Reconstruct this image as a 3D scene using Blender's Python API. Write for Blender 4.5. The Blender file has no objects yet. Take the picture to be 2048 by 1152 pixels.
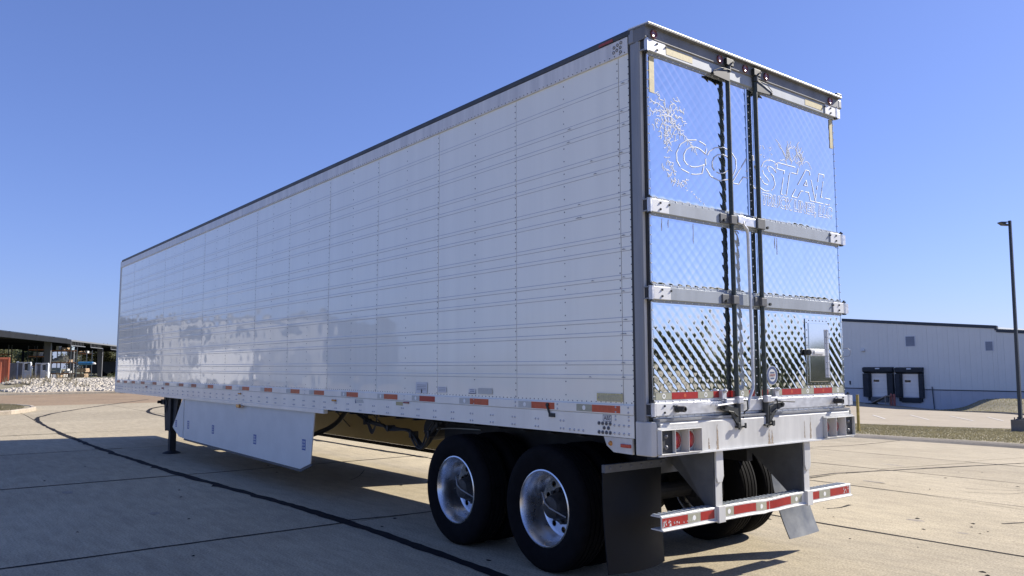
import bpy, bmesh, math, random
from math import sin, cos, pi, sqrt, radians, atan2
from mathutils import Vector, Matrix
random.seed(7)
S = bpy.context.scene
COL = S.collection

# ------------------------------------------------------------------ camera
cam = bpy.data.cameras.new("camera")
cam.sensor_width = 36.0
cam.lens = 36.0 * 1585.97 / 2048.0
cam.clip_start = 0.1
cam.clip_end = 3000.0
camo = bpy.data.objects.new("camera", cam)
COL.objects.link(camo)
_r = Vector((-0.6182903, -0.7859475, -0.0019223))
_u = Vector((-0.0789941, 0.0597094, 0.9950853))
_f = Vector((0.7819700, -0.6154034, 0.0990030))
M = Matrix.Identity(4)
for i in range(3):
    M[i][0], M[i][1], M[i][2] = _r[i], _u[i], -_f[i]
M[0][3], M[1][3], M[2][3] = -3.72215, 5.47354, 1.62642
camo.matrix_world = M
S.camera = camo

# ------------------------------------------------------------------ light
SUN_TO = Vector((-0.41, -1.42, 1.0)).normalized()
elev = math.asin(SUN_TO.z)
rot = atan2(SUN_TO.x, SUN_TO.y)
W = bpy.data.worlds.new("World")
S.world = W
W.use_nodes = True
wn = W.node_tree
sky = wn.nodes.new("ShaderNodeTexSky")
sky.sky_type = 'NISHITA'
sky.sun_disc = False
sky.sun_elevation = elev
sky.sun_rotation = rot
sky.altitude = 200.0
sky.air_density = 1.0
sky.dust_density = 0.45
sky.ozone_density = 2.6
gm_ = wn.nodes.new("ShaderNodeGamma")
gm_.inputs[1].default_value = 0.72
wn.links.new(sky.outputs[0], gm_.inputs[0])
tn = wn.nodes.new("ShaderNodeMix")
tn.data_type = 'RGBA'; tn.blend_type = 'MULTIPLY'; tn.inputs[0].default_value = 1.0
tn.inputs[7].default_value = (0.715, 0.835, 1.41, 1)
wn.links.new(gm_.outputs[0], tn.inputs[6])
wn.links.new(tn.outputs[2], wn.nodes["Background"].inputs[0])
wn.nodes["Background"].inputs[1].default_value = 0.112
sl = bpy.data.lights.new("sun", 'SUN')
sl.energy = 5.0
sl.angle = radians(0.5)
sl.color = (1.0, 0.93, 0.83)
so = bpy.data.objects.new("sun", sl)
COL.objects.link(so)
so.rotation_euler = (-SUN_TO).to_track_quat('-Z', 'Y').to_euler()
so.location = (0, 0, 40)
S.view_settings.view_transform = 'Standard'
S.view_settings.look = 'None'
S.view_settings.gamma = 1.0
S.view_settings.exposure = 0.70
S.view_settings.use_curve_mapping = False
S.cycles.max_bounces = 8
S.cycles.glossy_bounces = 4

# ------------------------------------------------------------------ materials
def mat(name, col, rough=0.5, metal=0.0, coat=0.0, var=0.0, vscale=3.0, col2=None, bump=0.0, bscale=40.0,
        stretch=None, rvar=0.0, detail=6.0, translucent=None, spec=0.5):
    m = bpy.data.materials.new(name)
    m.use_nodes = True
    nt = m.node_tree
    b = nt.nodes["Principled BSDF"]
    b.inputs["Base Color"].default_value = (*col, 1)
    b.inputs["Roughness"].default_value = rough
    b.inputs["Metallic"].default_value = metal
    b.inputs["Coat Weight"].default_value = coat
    b.inputs["Coat Roughness"].default_value = 0.045
    b.inputs["Specular IOR Level"].default_value = spec
    if var or bump or rvar:
        g = nt.nodes.new("ShaderNodeNewGeometry")
        vec = g.outputs["Position"]
        if stretch:
            mp = nt.nodes.new("ShaderNodeMapping")
            mp.inputs["Scale"].default_value = stretch
            nt.links.new(vec, mp.inputs[0])
            vec = mp.outputs[0]
    if var or rvar:
        n = nt.nodes.new("ShaderNodeTexNoise")
        n.inputs["Scale"].default_value = vscale
        n.inputs["Detail"].default_value = detail
        n.inputs["Roughness"].default_value = 0.6
        nt.links.new(vec, n.inputs["Vector"])
    if var:
        rp = nt.nodes.new("ShaderNodeValToRGB")
        c2 = col2 if col2 else tuple(c * (1 - var) for c in col)
        c1 = col if col2 else tuple(min(1, c * (1 + var)) for c in col)
        rp.color_ramp.elements[0].position = 0.32
        rp.color_ramp.elements[1].position = 0.68
        rp.color_ramp.elements[0].color = (*c2, 1)
        rp.color_ramp.elements[1].color = (*c1, 1)
        nt.links.new(n.outputs[0], rp.inputs[0])
        nt.links.new(rp.outputs[0], b.inputs["Base Color"])
    if rvar:
        mr = nt.nodes.new("ShaderNodeMapRange")
        mr.inputs[1].default_value = 0.3
        mr.inputs[2].default_value = 0.7
        mr.inputs[3].default_value = max(0, rough - rvar)
        mr.inputs[4].default_value = min(1, rough + rvar)
        nt.links.new(n.outputs[0], mr.inputs[0])
        nt.links.new(mr.outputs[0], b.inputs["Roughness"])
    if bump:
        n2 = nt.nodes.new("ShaderNodeTexNoise")
        n2.inputs["Scale"].default_value = bscale
        n2.inputs["Detail"].default_value = 4
        nt.links.new(vec, n2.inputs["Vector"])
        bp = nt.nodes.new("ShaderNodeBump")
        bp.inputs["Strength"].default_value = bump
        bp.inputs["Distance"].default_value = 0.02
        nt.links.new(n2.outputs[0], bp.inputs["Height"])
        nt.links.new(bp.outputs[0], b.inputs["Normal"])
    if translucent:
        w, tc = translucent
        t = nt.nodes.new("ShaderNodeBsdfTranslucent")
        t.inputs[0].default_value = (*tc, 1)
        mx = nt.nodes.new("ShaderNodeMixShader")
        mx.inputs[0].default_value = w
        nt.links.new(b.outputs[0], mx.inputs[1])
        nt.links.new(t.outputs[0], mx.inputs[2])
        nt.links.new(mx.outputs[0], nt.nodes["Material Output"].inputs[0])
    return m

def concrete(name, base, dark, fine=True, tint_rand=0.10):
    m = bpy.data.materials.new(name)
    m.use_nodes = True
    nt = m.node_tree
    L = nt.links.new
    b = nt.nodes["Principled BSDF"]
    b.inputs["Roughness"].default_value = 0.9
    b.inputs["Specular IOR Level"].default_value = 0.25
    g = nt.nodes.new("ShaderNodeNewGeometry")
    def noise(scale, detail, stretch=None):
        v = g.outputs["Position"]
        if stretch:
            mp = nt.nodes.new("ShaderNodeMapping")
            mp.inputs["Scale"].default_value = stretch
            L(v, mp.inputs[0]); v = mp.outputs[0]
        n = nt.nodes.new("ShaderNodeTexNoise")
        n.inputs["Scale"].default_value = scale
        n.inputs["Detail"].default_value = detail
        n.inputs["Roughness"].default_value = 0.65
        L(v, n.inputs["Vector"])
        return n
    def ramp(src, p0, p1, c0, c1):
        r = nt.nodes.new("ShaderNodeValToRGB")
        r.color_ramp.elements[0].position = p0; r.color_ramp.elements[1].position = p1
        r.color_ramp.elements[0].color = (*c0, 1); r.color_ramp.elements[1].color = (*c1, 1)
        L(src, r.inputs[0]); return r.outputs[0]
    def mul(a, bb, f=1.0):
        x = nt.nodes.new("ShaderNodeMix"); x.data_type = 'RGBA'; x.blend_type = 'MULTIPLY'
        x.inputs[0].default_value = f
        L(a, x.inputs[6]); L(bb, x.inputs[7]); return x.outputs[2]
    big = ramp(noise(0.35, 6).outputs[0], 0.34, 0.66, dark, base)
    med = ramp(noise(2.2, 8, (1.0, 3.2, 1)).outputs[0], 0.3, 0.6, (0.82, 0.82, 0.82), (1.05, 1.04, 1.02))
    out = mul(big, med)
    # broom / drag marks along x
    drag = ramp(noise(5, 5, (0.25, 6, 1)).outputs[0], 0.36, 0.6, (0.90, 0.89, 0.87), (1.02, 1.02, 1.02))
    out = mul(out, drag, 0.8)
    if fine:
        grit = ramp(noise(55, 5).outputs[0], 0.36, 0.60, (0.62, 0.61, 0.59), (1.20, 1.19, 1.17))
        out = mul(out, grit, 0.85)
        v = nt.nodes.new("ShaderNodeTexVoronoi"); v.inputs["Scale"].default_value = 3.0
        L(g.outputs["Position"], v.inputs["Vector"])
        spot = ramp(v.outputs["Distance"], 0.035, 0.06, (0.45, 0.42, 0.40), (1, 1, 1))
        out = mul(out, spot, 0.55)
        n2 = noise(60, 5)
        bp = nt.nodes.new("ShaderNodeBump"); bp.inputs["Strength"].default_value = 0.35; bp.inputs["Distance"].default_value = 0.01
        L(n2.outputs[0], bp.inputs["Height"]); L(bp.outputs[0], b.inputs["Normal"])
    if tint_rand:
        oi = nt.nodes.new("ShaderNodeObjectInfo")
        rr = ramp(oi.outputs["Random"], 0, 1, (1 - tint_rand,) * 3, (1 + tint_rand * .4,) * 3)
        out = mul(out, rr)
    L(out, b.inputs["Base Color"])
    return m

MT = {}
MT['white'] = mat('white_side_paint', (0.87, 0.87, 0.77), 0.28, coat=0.9, var=0.03, vscale=1.8, stretch=(3.2, 1, .14), bump=0.010, bscale=9)
MT['white_rail'] = mat('white_painted_rail', (0.81, 0.81, 0.74), 0.35, coat=0.4, var=0.06, vscale=4, stretch=(1, 1, .3))
MT['top_rail'] = mat('weathered_top_rail', (0.66, 0.665, 0.66), 0.4, metal=0.05, var=0.13, vscale=5, stretch=(2.2, 1, .12), rvar=.1)
MT['roof_rail'] = mat('dark_roof_edge', (0.05, 0.055, 0.06), 0.5, var=.4, vscale=3)
MT['rivet'] = mat('steel_rivet', (0.13, 0.135, 0.15), 0.45, metal=0.3)
MT['bolt'] = mat('grey_rail_bolt', (0.48, 0.49, 0.52), 0.35, metal=0.5)
MT['header_steel'] = mat('shaded_header_steel', (0.17, 0.175, 0.18), 0.55, metal=0.2, var=0.25, vscale=5, stretch=(1, 1, .4))  # darker copy of the frame steel, drip lip's shadow put into its colour
MT['frame_steel'] = mat('grey_frame_steel', (0.27, 0.28, 0.29), 0.5, metal=0.35, var=0.2, vscale=2.5, stretch=(2, 2, .4), rvar=.12, bump=.03, bscale=20)
MT['galv'] = mat('worn_white_steel', (0.57, 0.57, 0.54), 0.5, metal=0.0, var=0.16, vscale=6, stretch=(1, 1, .25), rvar=.12, bump=.02, bscale=16)
MT['rust'] = mat('rust_stain', (0.33, 0.27, 0.20), 0.8, var=.4, vscale=60)
MT['alu'] = mat('brushed_aluminium', (0.62, 0.63, 0.64), 0.42, metal=0.65, var=0.1, vscale=5, stretch=(1, 3, 6), rvar=.1)
MT['rail_grey'] = mat('grey_anodised_rail', (0.31, 0.345, 0.38), 0.5, metal=0.1, var=0.10, vscale=7, stretch=(1, 1, .3))
MT['hinge'] = mat('bright_hinge_plate', (0.68, 0.69, 0.68), 0.45, metal=0.15, var=.05, vscale=9)
MT['stainless'] = mat('quilted_stainless', (0.80, 0.825, 0.84), 0.045, metal=1.0, var=0.025, vscale=8, stretch=(1, 1, .2), rvar=.02)
MT['steel_flat'] = mat('polished_steel_plate', (0.78, 0.80, 0.81), 0.09, metal=1.0, bump=.006, bscale=6)
MT['ghost'] = mat('decal_glue_residue', (0.74, 0.77, 0.82), 0.7, metal=0.0)
MT['black'] = mat('black_painted_steel', (0.022, 0.026, 0.025), 0.5, var=.35, vscale=14)
MT['rod'] = mat('dark_green_black_rod', (0.030, 0.042, 0.038), 0.45, var=.4, vscale=30, bump=.05, bscale=60)
MT['gasket'] = mat('black_gasket', (0.03, 0.032, 0.034), 0.6)
MT['rubber'] = mat('tyre_rubber', (0.006, 0.006, 0.007), 0.85, spec=.12, var=.3, vscale=12, bump=.06, bscale=90)
MT['flap'] = mat('mud_flap_rubber', (0.007, 0.008, 0.009), 0.6, spec=.25, var=.5, vscale=3.5, rvar=.1)
MT['flap_light'] = mat('scuffed_mud_flap_rubber', (0.13, 0.14, 0.145), 0.45, var=.3, vscale=6, rvar=.1)
MT['rim'] = mat('polished_alloy_rim', (0.74, 0.75, 0.76), 0.27, metal=1.0, var=.08, vscale=6, rvar=.07)
MT['hub'] = mat('grimy_hub', (0.05, 0.05, 0.05), 0.5, metal=0.5, var=.4, vscale=20)
MT['under'] = mat('dark_chassis_paint', (0.018, 0.019, 0.020), 0.7, var=.4, vscale=8)
MT['under_grey'] = mat('grey_chassis_plate', (0.10, 0.105, 0.11), 0.6, var=.2, vscale=6)
MT['red'] = mat('red_reflective_tape', (0.36, 0.015, 0.012), 0.35, var=.12, vscale=30)
MT['orange'] = mat('faded_red_tape', (0.52, 0.095, 0.035), 0.4, var=.12, vscale=25)
MT['maroon'] = mat('dark_red_tape', (0.30, 0.05, 0.035), 0.4, var=.2, vscale=25)
MT['silver_tape'] = mat('silver_reflective_tape', (0.36, 0.36, 0.27), 0.4, var=.08, vscale=40)
MT['pale_tape'] = mat('pale_reflective_tape', (0.52, 0.53, 0.49), 0.4, var=.06, vscale=40)
MT['tape_mark'] = mat('tape_mark_white', (0.85, 0.86, 0.82), 0.4)
MT['yellow_tape'] = mat('faded_yellow_tape', (0.50, 0.43, 0.22), 0.55, var=.16, vscale=12, stretch=(1, 4, 4))
MT['brass'] = mat('brass_data_plate', (0.50, 0.46, 0.25), 0.4, metal=.3, var=.2, vscale=60)
MT['lens_red'] = mat('red_lamp_lens', (0.45, 0.015, 0.015), 0.15, coat=.6)
MT['lens_dark'] = mat('dark_red_marker_lens', (0.14, 0.02, 0.02), 0.2, coat=.5)
MT['lens_amber'] = mat('amber_marker_lens', (0.50, 0.20, 0.03), 0.25, coat=.5)
MT['skirt'] = mat('white_composite_skirt', (0.76, 0.76, 0.71), 0.5, var=.05, vscale=3, translucent=(0.05, (0.95, 0.72, 0.20)))
MT['sticker_w'] = mat('white_sticker', (0.66, 0.67, 0.67), 0.5)
MT['sticker_g'] = mat('grey_sticker_print', (0.30, 0.31, 0.32), 0.5)
MT['ink'] = mat('black_ink', (0.02, 0.02, 0.022), 0.5)
MT['blue'] = mat('blue_sticker', (0.04, 0.10, 0.32), 0.5)
MT['navy'] = mat('navy_print', (0.05, 0.08, 0.18), 0.5)
MT['concrete'] = concrete('yard_concrete', (0.455, 0.40, 0.29), (0.385, 0.335, 0.24))
MT['concrete_far'] = concrete('lot_concrete', (0.42, 0.365, 0.27), (0.35, 0.30, 0.225), fine=False)
MT['road'] = concrete('dusty_lane_concrete', (0.35, 0.26, 0.165), (0.265, 0.195, 0.125), fine=False)
MT['kerb'] = concrete('kerb_concrete', (0.40, 0.36, 0.29), (0.26, 0.235, 0.19), tint_rand=.06)
MT['kerb_pale'] = concrete('pale_kerb_concrete', (0.50, 0.44, 0.35), (0.40, 0.35, 0.28), tint_rand=.06)
MT['stain'] = mat('oil_darkened_concrete', (0.27, 0.235, 0.18), 0.8, var=.35, vscale=18)
MT['bead'] = mat('shaded_bead_edge', (0.46, 0.475, 0.49), 0.5, coat=.3, var=.12, vscale=6, stretch=(.5, 1, 1))  # darker tone paints the contact shade along both edges of each bead
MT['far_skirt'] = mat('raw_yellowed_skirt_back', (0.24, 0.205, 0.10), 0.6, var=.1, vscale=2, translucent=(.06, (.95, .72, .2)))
MT['tar'] = mat('tar_joint', (0.016, 0.016, 0.018), 0.9, spec=.12, var=.3, vscale=14)
MT['joint'] = mat('dark_joint_filler', (0.03, 0.028, 0.027), 0.9, spec=.15, var=.3, vscale=6)
MT['linepaint'] = mat('worn_white_line_paint', (0.66, 0.62, 0.55), 0.7, var=.12, vscale=5)
MT['grassbase'] = mat('dry_lawn_soil', (0.19, 0.18, 0.10), 0.95, var=.4, vscale=1.6, col2=(0.30, 0.25, 0.165))
MT['field'] = mat('rough_field', (0.11, 0.12, 0.06), 0.95, var=.4, vscale=.05, col2=(0.15, 0.14, 0.08), detail=10)
MT['grass'] = mat('grass_blade_green', (0.21, 0.195, 0.115), 0.85, var=.5, vscale=1.3, col2=(0.38, 0.315, 0.205), translucent=(.4, (.32, .29, .165)))
MT['panel'] = mat('blue_grey_wall_panel', (0.68, 0.70, 0.67), 0.5, var=.02, vscale=.5)
MT['wains'] = mat('grey_wainscot', (0.47, 0.49, 0.53), 0.6, var=.04, vscale=.8)
MT['navy_trim'] = mat('dark_navy_trim', (0.022, 0.036, 0.055), 0.5)
MT['seal'] = mat('black_dock_seal', (0.022, 0.028, 0.036), 0.75, var=.3, vscale=2)
MT['dockdoor'] = mat('white_dock_door', (0.86, 0.83, 0.77), 0.5, var=.03, vscale=1)
MT['glass'] = mat('dark_window_glass', (0.015, 0.018, 0.022), 0.1)
MT['louvre'] = mat('grey_louvre', (0.36, 0.39, 0.44), 0.5)
MT['louvre_frame'] = mat('pale_louvre_frame', (0.62, 0.66, 0.70), 0.5)
MT['bollard'] = mat('faded_red_bollard', (0.42, 0.13, 0.10), 0.6, var=.2, vscale=3)
MT['yellowpost'] = mat('weathered_yellow_post', (0.33, 0.25, 0.06), 0.7, var=.35, vscale=6)
MT['pole'] = mat('dark_bronze_pole', (0.020, 0.030, 0.042), 0.45)
MT['block'] = concrete('lamp_base_concrete', (0.22, 0.21, 0.19), (0.13, 0.125, 0.12), tint_rand=0)
MT['wood'] = mat('grey_worn_wood', (0.30, 0.26, 0.21), 0.8, var=.3, vscale=4)
MT['timber'] = mat('sawn_timber', (0.45, 0.32, 0.20), 0.8, var=.25, vscale=2)
MT['container'] = mat('red_oxide_container', (0.46, 0.125, 0.06), 0.6, var=.15, vscale=1)
MT['shed'] = mat('dark_shed_steel', (0.016, 0.018, 0.022), 0.8, spec=.15, var=.15, vscale=.6)
MT['shed_col'] = mat('grey_shed_column', (0.13, 0.13, 0.135), 0.6, var=.12, vscale=.6)
MT['shed_trim'] = mat('pale_gutter', (0.17, 0.175, 0.18), 0.5)
MT['solar'] = mat('solar_panel', (0.012, 0.016, 0.022), 0.2)
MT['rackorange'] = mat('orange_rack_beam', (0.62, 0.27, 0.12), 0.6)
MT['rackpost'] = mat('dark_rack_post', (0.06, 0.075, 0.09), 0.6)
MT['cabinet'] = mat('white_equipment_paint', (0.60, 0.63, 0.66), 0.45, var=.08, vscale=2)
MT['cabinet_d'] = mat('grey_equipment_panel', (0.16, 0.17, 0.20), 0.5, var=.2, vscale=2)
MT['tarpblue'] = mat('blue_tarp', (0.05, 0.24, 0.50), 0.5, var=.2, vscale=3)
MT['whitegoods'] = mat('white_goods', (0.62, 0.61, 0.58), 0.6, var=.1, vscale=3)
MT['paleglass'] = mat('pale_blue_sheets', (0.28, 0.34, 0.38), 0.3, var=.1, vscale=2)
MT['darktrailer'] = mat('black_trailer_side', (0.014, 0.016, 0.020), 0.4)
MT['rock'] = mat('pale_riprap_stone', (0.46, 0.42, 0.345), 0.9, var=.3, vscale=2.2, bump=.3, bscale=10)
MT['bark'] = mat('bark', (0.07, 0.055, 0.04), 0.9, var=.3, vscale=5)
MT['leaf'] = mat('olive_leaves', (0.10, 0.11, 0.05), 0.7, var=.45, vscale=.7, col2=(0.16, 0.15, 0.08), translucent=(.35, (.2, .2, .08)))
MT['leaf_d'] = mat('dark_green_leaves', (0.085, 0.10, 0.05), 0.7, var=.4, vscale=.4, translucent=(.35, (.16, .19, .07)))
MT['weed'] = mat('dry_weed', (0.20, 0.165, 0.09), 0.85, var=.3, vscale=4)
MT['offwhite'] = mat('grey_render_wall', (0.34, 0.335, 0.32), 0.7, var=.04, vscale=.4)  # one even grey wall colour

# ------------------------------------------------------------------ mesh helpers
ROOT = {}      # object -> world offset its meshes are stored against

class MB:
    def __init__(s):
        s.v = []; s.f = []; s.mi = []
        s.cur = 0
    def add(s, vs, fs):
        o = len(s.v)
        s.v.extend([tuple(v) for v in vs])
        s.f.extend([[i + o for i in f] for f in fs])
        s.mi.extend([s.cur] * len(fs))
        return s
    def box(s, x0, x1, y0, y1, z0, z1):
        x0, x1 = sorted((x0, x1)); y0, y1 = sorted((y0, y1)); z0, z1 = sorted((z0, z1))
        return s.add([(x0, y0, z0), (x1, y0, z0), (x1, y1, z0), (x0, y1, z0), (x0, y0, z1), (x1, y0, z1), (x1, y1, z1), (x0, y1, z1)],
                     [(0, 3, 2, 1), (4, 5, 6, 7), (0, 1, 5, 4), (1, 2, 6, 5), (2, 3, 7, 6), (3, 0, 4, 7)])
    def obox(s, c, ux, uy, uz):
        c = Vector(c); ux = Vector(ux); uy = Vector(uy); uz = Vector(uz)
        vs = [c + a * ux + b * uy + d * uz for d in (-1, 1) for b in (-1, 1) for a in (-1, 1)]
        return s.add(vs, [(0, 2, 3, 1), (4, 5, 7, 6), (0, 1, 5, 4), (1, 3, 7, 5), (3, 2, 6, 7), (2, 0, 4, 6)])
    def bar(s, p, q, w, h, up=(0, 0, 1)):
        p = Vector(p); q = Vector(q); d = q - p
        L = d.length; d.normalize()
        up = Vector(up)
        if abs(d.dot(up)) > .98: up = Vector((1, 0, 0))
        sd = d.cross(up).normalized(); u2 = sd.cross(d)
        return s.obox((p + q) / 2, d * L / 2, sd * w / 2, u2 * h / 2)
    def prism(s, pts, axis, a, b):
        # pts in the other two axes (cyclic order y,z / x,z / x,y)
        def P(p, t):
            return {'x': (t, p[0], p[1]), 'y': (p[0], t, p[1]), 'z': (p[0], p[1], t)}[axis]
        n = len(pts)
        vs = [P(p, a) for p in pts] + [P(p, b) for p in pts]
        fs = [tuple(range(n))[::-1], tuple(range(n, 2 * n))] + [(i, (i + 1) % n, n + (i + 1) % n, n + i) for i in range(n)]
        return s.add(vs, fs)
    def cyl(s, p, q, r, n=12, r2=None, caps=True):
        p = Vector(p); q = Vector(q); d = (q - p).normalized()
        a = d.cross(Vector((0, 0, 1)) if abs(d.z) < .9 else Vector((1, 0, 0))).normalized(); b = d.cross(a)
        r2 = r if r2 is None else r2
        vs = []
        for c, rr in ((p, r), (q, r2)):
            for i in range(n):
                t = 2 * pi * i / n
                vs.append(c + a * rr * cos(t) + b * rr * sin(t))
        fs = [(i, (i + 1) % n, n + (i + 1) % n, n + i) for i in range(n)]
        if caps: fs += [tuple(range(n))[::-1], tuple(range(n, 2 * n))]
        return s.add(vs, fs)
    def tube(s, pts, r, n=8):
        pts = [Vector(p) for p in pts]
        vs = []; fs = []
        ref = None
        for k, p in enumerate(pts):
            d = (pts[min(k + 1, len(pts) - 1)] - pts[max(k - 1, 0)]).normalized()
            if ref is None:
                ref = d.cross(Vector((0, 0, 1)) if abs(d.z) < .9 else Vector((1, 0, 0))).normalized()
            a = (ref - d * ref.dot(d)).normalized(); b = d.cross(a); ref = a
            for i in range(n):
                t = 2 * pi * i / n
                vs.append(p + a * r * cos(t) + b * r * sin(t))
        for k in range(len(pts) - 1):
            for i in range(n):
                fs.append((k * n + i, k * n + (i + 1) % n, (k + 1) * n + (i + 1) % n, (k + 1) * n + i))
        fs.append(tuple(range(n))[::-1]); fs.append(tuple(range((len(pts) - 1) * n, len(pts) * n)))
        return s.add(vs, fs)
    def dome(s, c, nrm, r, h, n=6):
        c = Vector(c); d = Vector(nrm).normalized()
        a = d.cross(Vector((0, 0, 1)) if abs(d.z) < .9 else Vector((1, 0, 0))).normalized(); b = d.cross(a)
        vs = [c + a * r * cos(2 * pi * i / n) + b * r * sin(2 * pi * i / n) for i in range(n)]
        vs += [c + d * h * .75 + (a * cos(2 * pi * i / n) + b * sin(2 * pi * i / n)) * r * .65 for i in range(n)]
        vs.append(c + d * h)
        fs = [(i, (i + 1) % n, n + (i + 1) % n, n + i) for i in range(n)] + [(n + i, n + (i + 1) % n, 2 * n) for i in range(n)]
        return s.add(vs, fs)
    def lathe(s, prof, c, n=48, axis='y'):
        # prof: list of (r, t) with t along the axis
        vs = []; m = len(prof)
        for i in range(n):
            a = 2 * pi * i / n
            for r, t in prof:
                if axis == 'y': vs.append((c[0] + r * cos(a), c[1] + t, c[2] + r * sin(a)))
                elif axis == 'z': vs.append((c[0] + r * cos(a), c[1] + r * sin(a), c[2] + t))
                else: vs.append((c[0] + t, c[1] + r * cos(a), c[2] + r * sin(a)))
        fs = []
        for i in range(n):
            j = (i + 1) % n
            for k in range(m - 1):
                fs.append((i * m + k, i * m + k + 1, j * m + k + 1, j * m + k))
        return s.add(vs, fs)
    def build(s, name, m, parent=None, bevel=0.0, smooth=False, fixn=True, origin=None):
        me = bpy.data.meshes.new(name)
        off = Vector(ROOT.get(parent, (0, 0, 0))) if parent is not None else Vector(origin or (0, 0, 0))
        me.from_pydata([(v[0] - off.x, v[1] - off.y, v[2] - off.z) for v in s.v], [], s.f)
        ms = m if isinstance(m, (list, tuple)) else [m]
        for q in ms: me.materials.append(MT[q])
        if len(ms) > 1: me.polygons.foreach_set("material_index", s.mi)
        if fixn:
            bm = bmesh.new(); bm.from_mesh(me)
            bmesh.ops.recalc_face_normals(bm, faces=bm.faces)
            bm.to_mesh(me); bm.free()
        if smooth: me.polygons.foreach_set("use_smooth", [True] * len(me.polygons))
        o = bpy.data.objects.new(name, me)
        COL.objects.link(o)
        if parent is not None:
            o.parent = parent
            ROOT[o] = tuple(off)
        else:
            o.location = off
            ROOT[o] = tuple(off)
        if bevel:
            md = o.modifiers.new("bevel", 'BEVEL')
            md.width = bevel; md.segments = 2; md.limit_method = 'ANGLE'; md.angle_limit = radians(40)
        return o

def thing(name, label, cat, loc=(0, 0, 0), group=None):
    o = bpy.data.objects.new(name, None)
    o.empty_display_size = 0.3
    COL.objects.link(o)
    o.location = loc
    o['label'] = label; o['category'] = cat
    if group: o['group'] = group
    ROOT[o] = tuple(loc)
    return o

def node(name, parent):
    o = bpy.data.objects.new(name, None)
    COL.objects.link(o); o.parent = parent
    ROOT[o] = ROOT[parent]
    return o

def tag(o, label, cat, group=None, kind=None):
    o['label'] = label; o['category'] = cat
    if group: o['group'] = group
    if kind: o['kind'] = kind
    return o

def struct(o, kind='structure'):
    o['kind'] = kind
    return o

def smooth_by_angle(o, ang=35):
    me = o.data
    me.polygons.foreach_set("use_smooth", [True] * len(me.polygons))
    bm = bmesh.new(); bm.from_mesh(me)
    for e in bm.edges:
        if len(e.link_faces) == 2 and e.calc_face_angle(0) > radians(ang): e.smooth = False
    bm.to_mesh(me); bm.free()

FONT = {}
def lettering(txt, size, loc, facing, m, parent, name='lettering', width=None, shear=0.0, outline=0.0, extrude=0.0006, spacing=1.0, align='LEFT'):
    c = bpy.data.curves.new(name, 'FONT')
    c.body = txt; c.size = size; c.shear = shear; c.space_character = spacing
    c.align_x = align
    c.resolution_u = 3
    if outline:
        c.fill_mode = 'NONE'; c.bevel_depth = outline; c.bevel_resolution = 0; c.offset = size * .035
    else:
        c.extrude = extrude
    o = bpy.data.objects.new(name, c)
    COL.objects.link(o)
    c.materials.append(MT[m])
    bpy.context.view_layer.update()
    sx = 1.0
    if width and o.dimensions.x > 0: sx = width / o.dimensions.x
    X, Y = {'rear': ((0, -1, 0), (0, 0, 1)), 'left': ((-1, 0, 0), (0, 0, 1))}.get(facing, (None, None)) if isinstance(facing, str) else facing
    X = Vector(X).normalized(); Y = Vector(Y).normalized(); Z = X.cross(Y)
    me = o.data
    dg = bpy.context.evaluated_depsgraph_get()
    nm = bpy.data.meshes.new_from_object(o.evaluated_get(dg))
    bpy.data.objects.remove(o)
    off = Vector(ROOT[parent]) if parent is not None else Vector((0, 0, 0))
    L = Vector(loc)
    for v in nm.vertices:
        p = v.co
        v.co = L + X * p.x * sx + Y * p.y + Z * p.z * (.35 if outline else 1) - off
    nm.materials.clear(); nm.materials.append(MT[m])
    if outline:
        bm = bmesh.new(); bm.from_mesh(nm)
        seg = [e for e in bm.edges if e.calc_length() > .02]
        bmesh.ops.subdivide_edges(bm, edges=seg, cuts=6)
        kill = [f for f in bm.faces if sin(f.calc_center_median().y * 61 + loc[2] * 7) + sin(f.calc_center_median().z * 83 + f.calc_center_median().y * 37) > (1.3 if size > .2 else 1.55)]
        bmesh.ops.delete(bm, geom=kill, context='FACES')
        bm.to_mesh(nm); bm.free()
    ob = bpy.data.objects.new(name, nm); COL.objects.link(ob)
    if parent is not None: ob.parent = parent; ROOT[ob] = tuple(off)
    return ob

def sm(a, b, t):
    t = min(1.0, max(0.0, (t - a) / (b - a)))
    return t * t * (3 - 2 * t)

def h(x, y):
    """height of the ground"""
    if y > -6: return 0.0
    z = -.045 * (-6 - y) if y > -30 else -1.08 - .0345 * (-30 - y)
    if y < -160: z = -1.08 - .0345 * 130
    xx = min(max(x, 38), 62)
    z += sm(70, 100, -y) * 0.06 * (xx - 49)
    return z * (1 - sm(30, 72, x + .4 * y))

def line(p, q, n): return [(p[0] + (q[0] - p[0]) * i / n, p[1] + (q[1] - p[1]) * i / n) for i in range(n + 1)]
# ================================================================== GROUND
# one sheet that reaches the horizon, dipping under the paving
def axis_pts(lo, hi, fine_lo, fine_hi, step):
    pts = [lo]
    d = abs(lo - fine_lo)
    k = 1.0
    left = []
    t = fine_lo; stp = step
    while t > lo:
        left.append(t); stp *= 1.35; t -= stp
    pts = [lo] + left[::-1]
    t = fine_lo
    while t < fine_hi:
        t += step; pts.append(min(t, fine_hi))
    stp = step; t = fine_hi
    while t < hi:
        stp *= 1.35; t += stp; pts.append(min(t, hi))
    return sorted(set(round(p, 3) for p in pts))
gx = axis_pts(-1500, 1500, -30, 90, 5.0)
gy = axis_pts(-1500, 1500, -130, 40, 5.0)
g = MB()
g.v = [(x, y, h(x, y) - 0.075 - (0.0 if -60 < x < 120 and -150 < y < 60 else .05)) for y in gy for x in gx]
nx = len(gx)
g.f = [(j * nx + i, j * nx + i + 1, (j + 1) * nx + i + 1, (j + 1) * nx + i) for j in range(len(gy) - 1) for i in range(nx - 1)]
g.mi = [0] * len(g.f)
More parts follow.
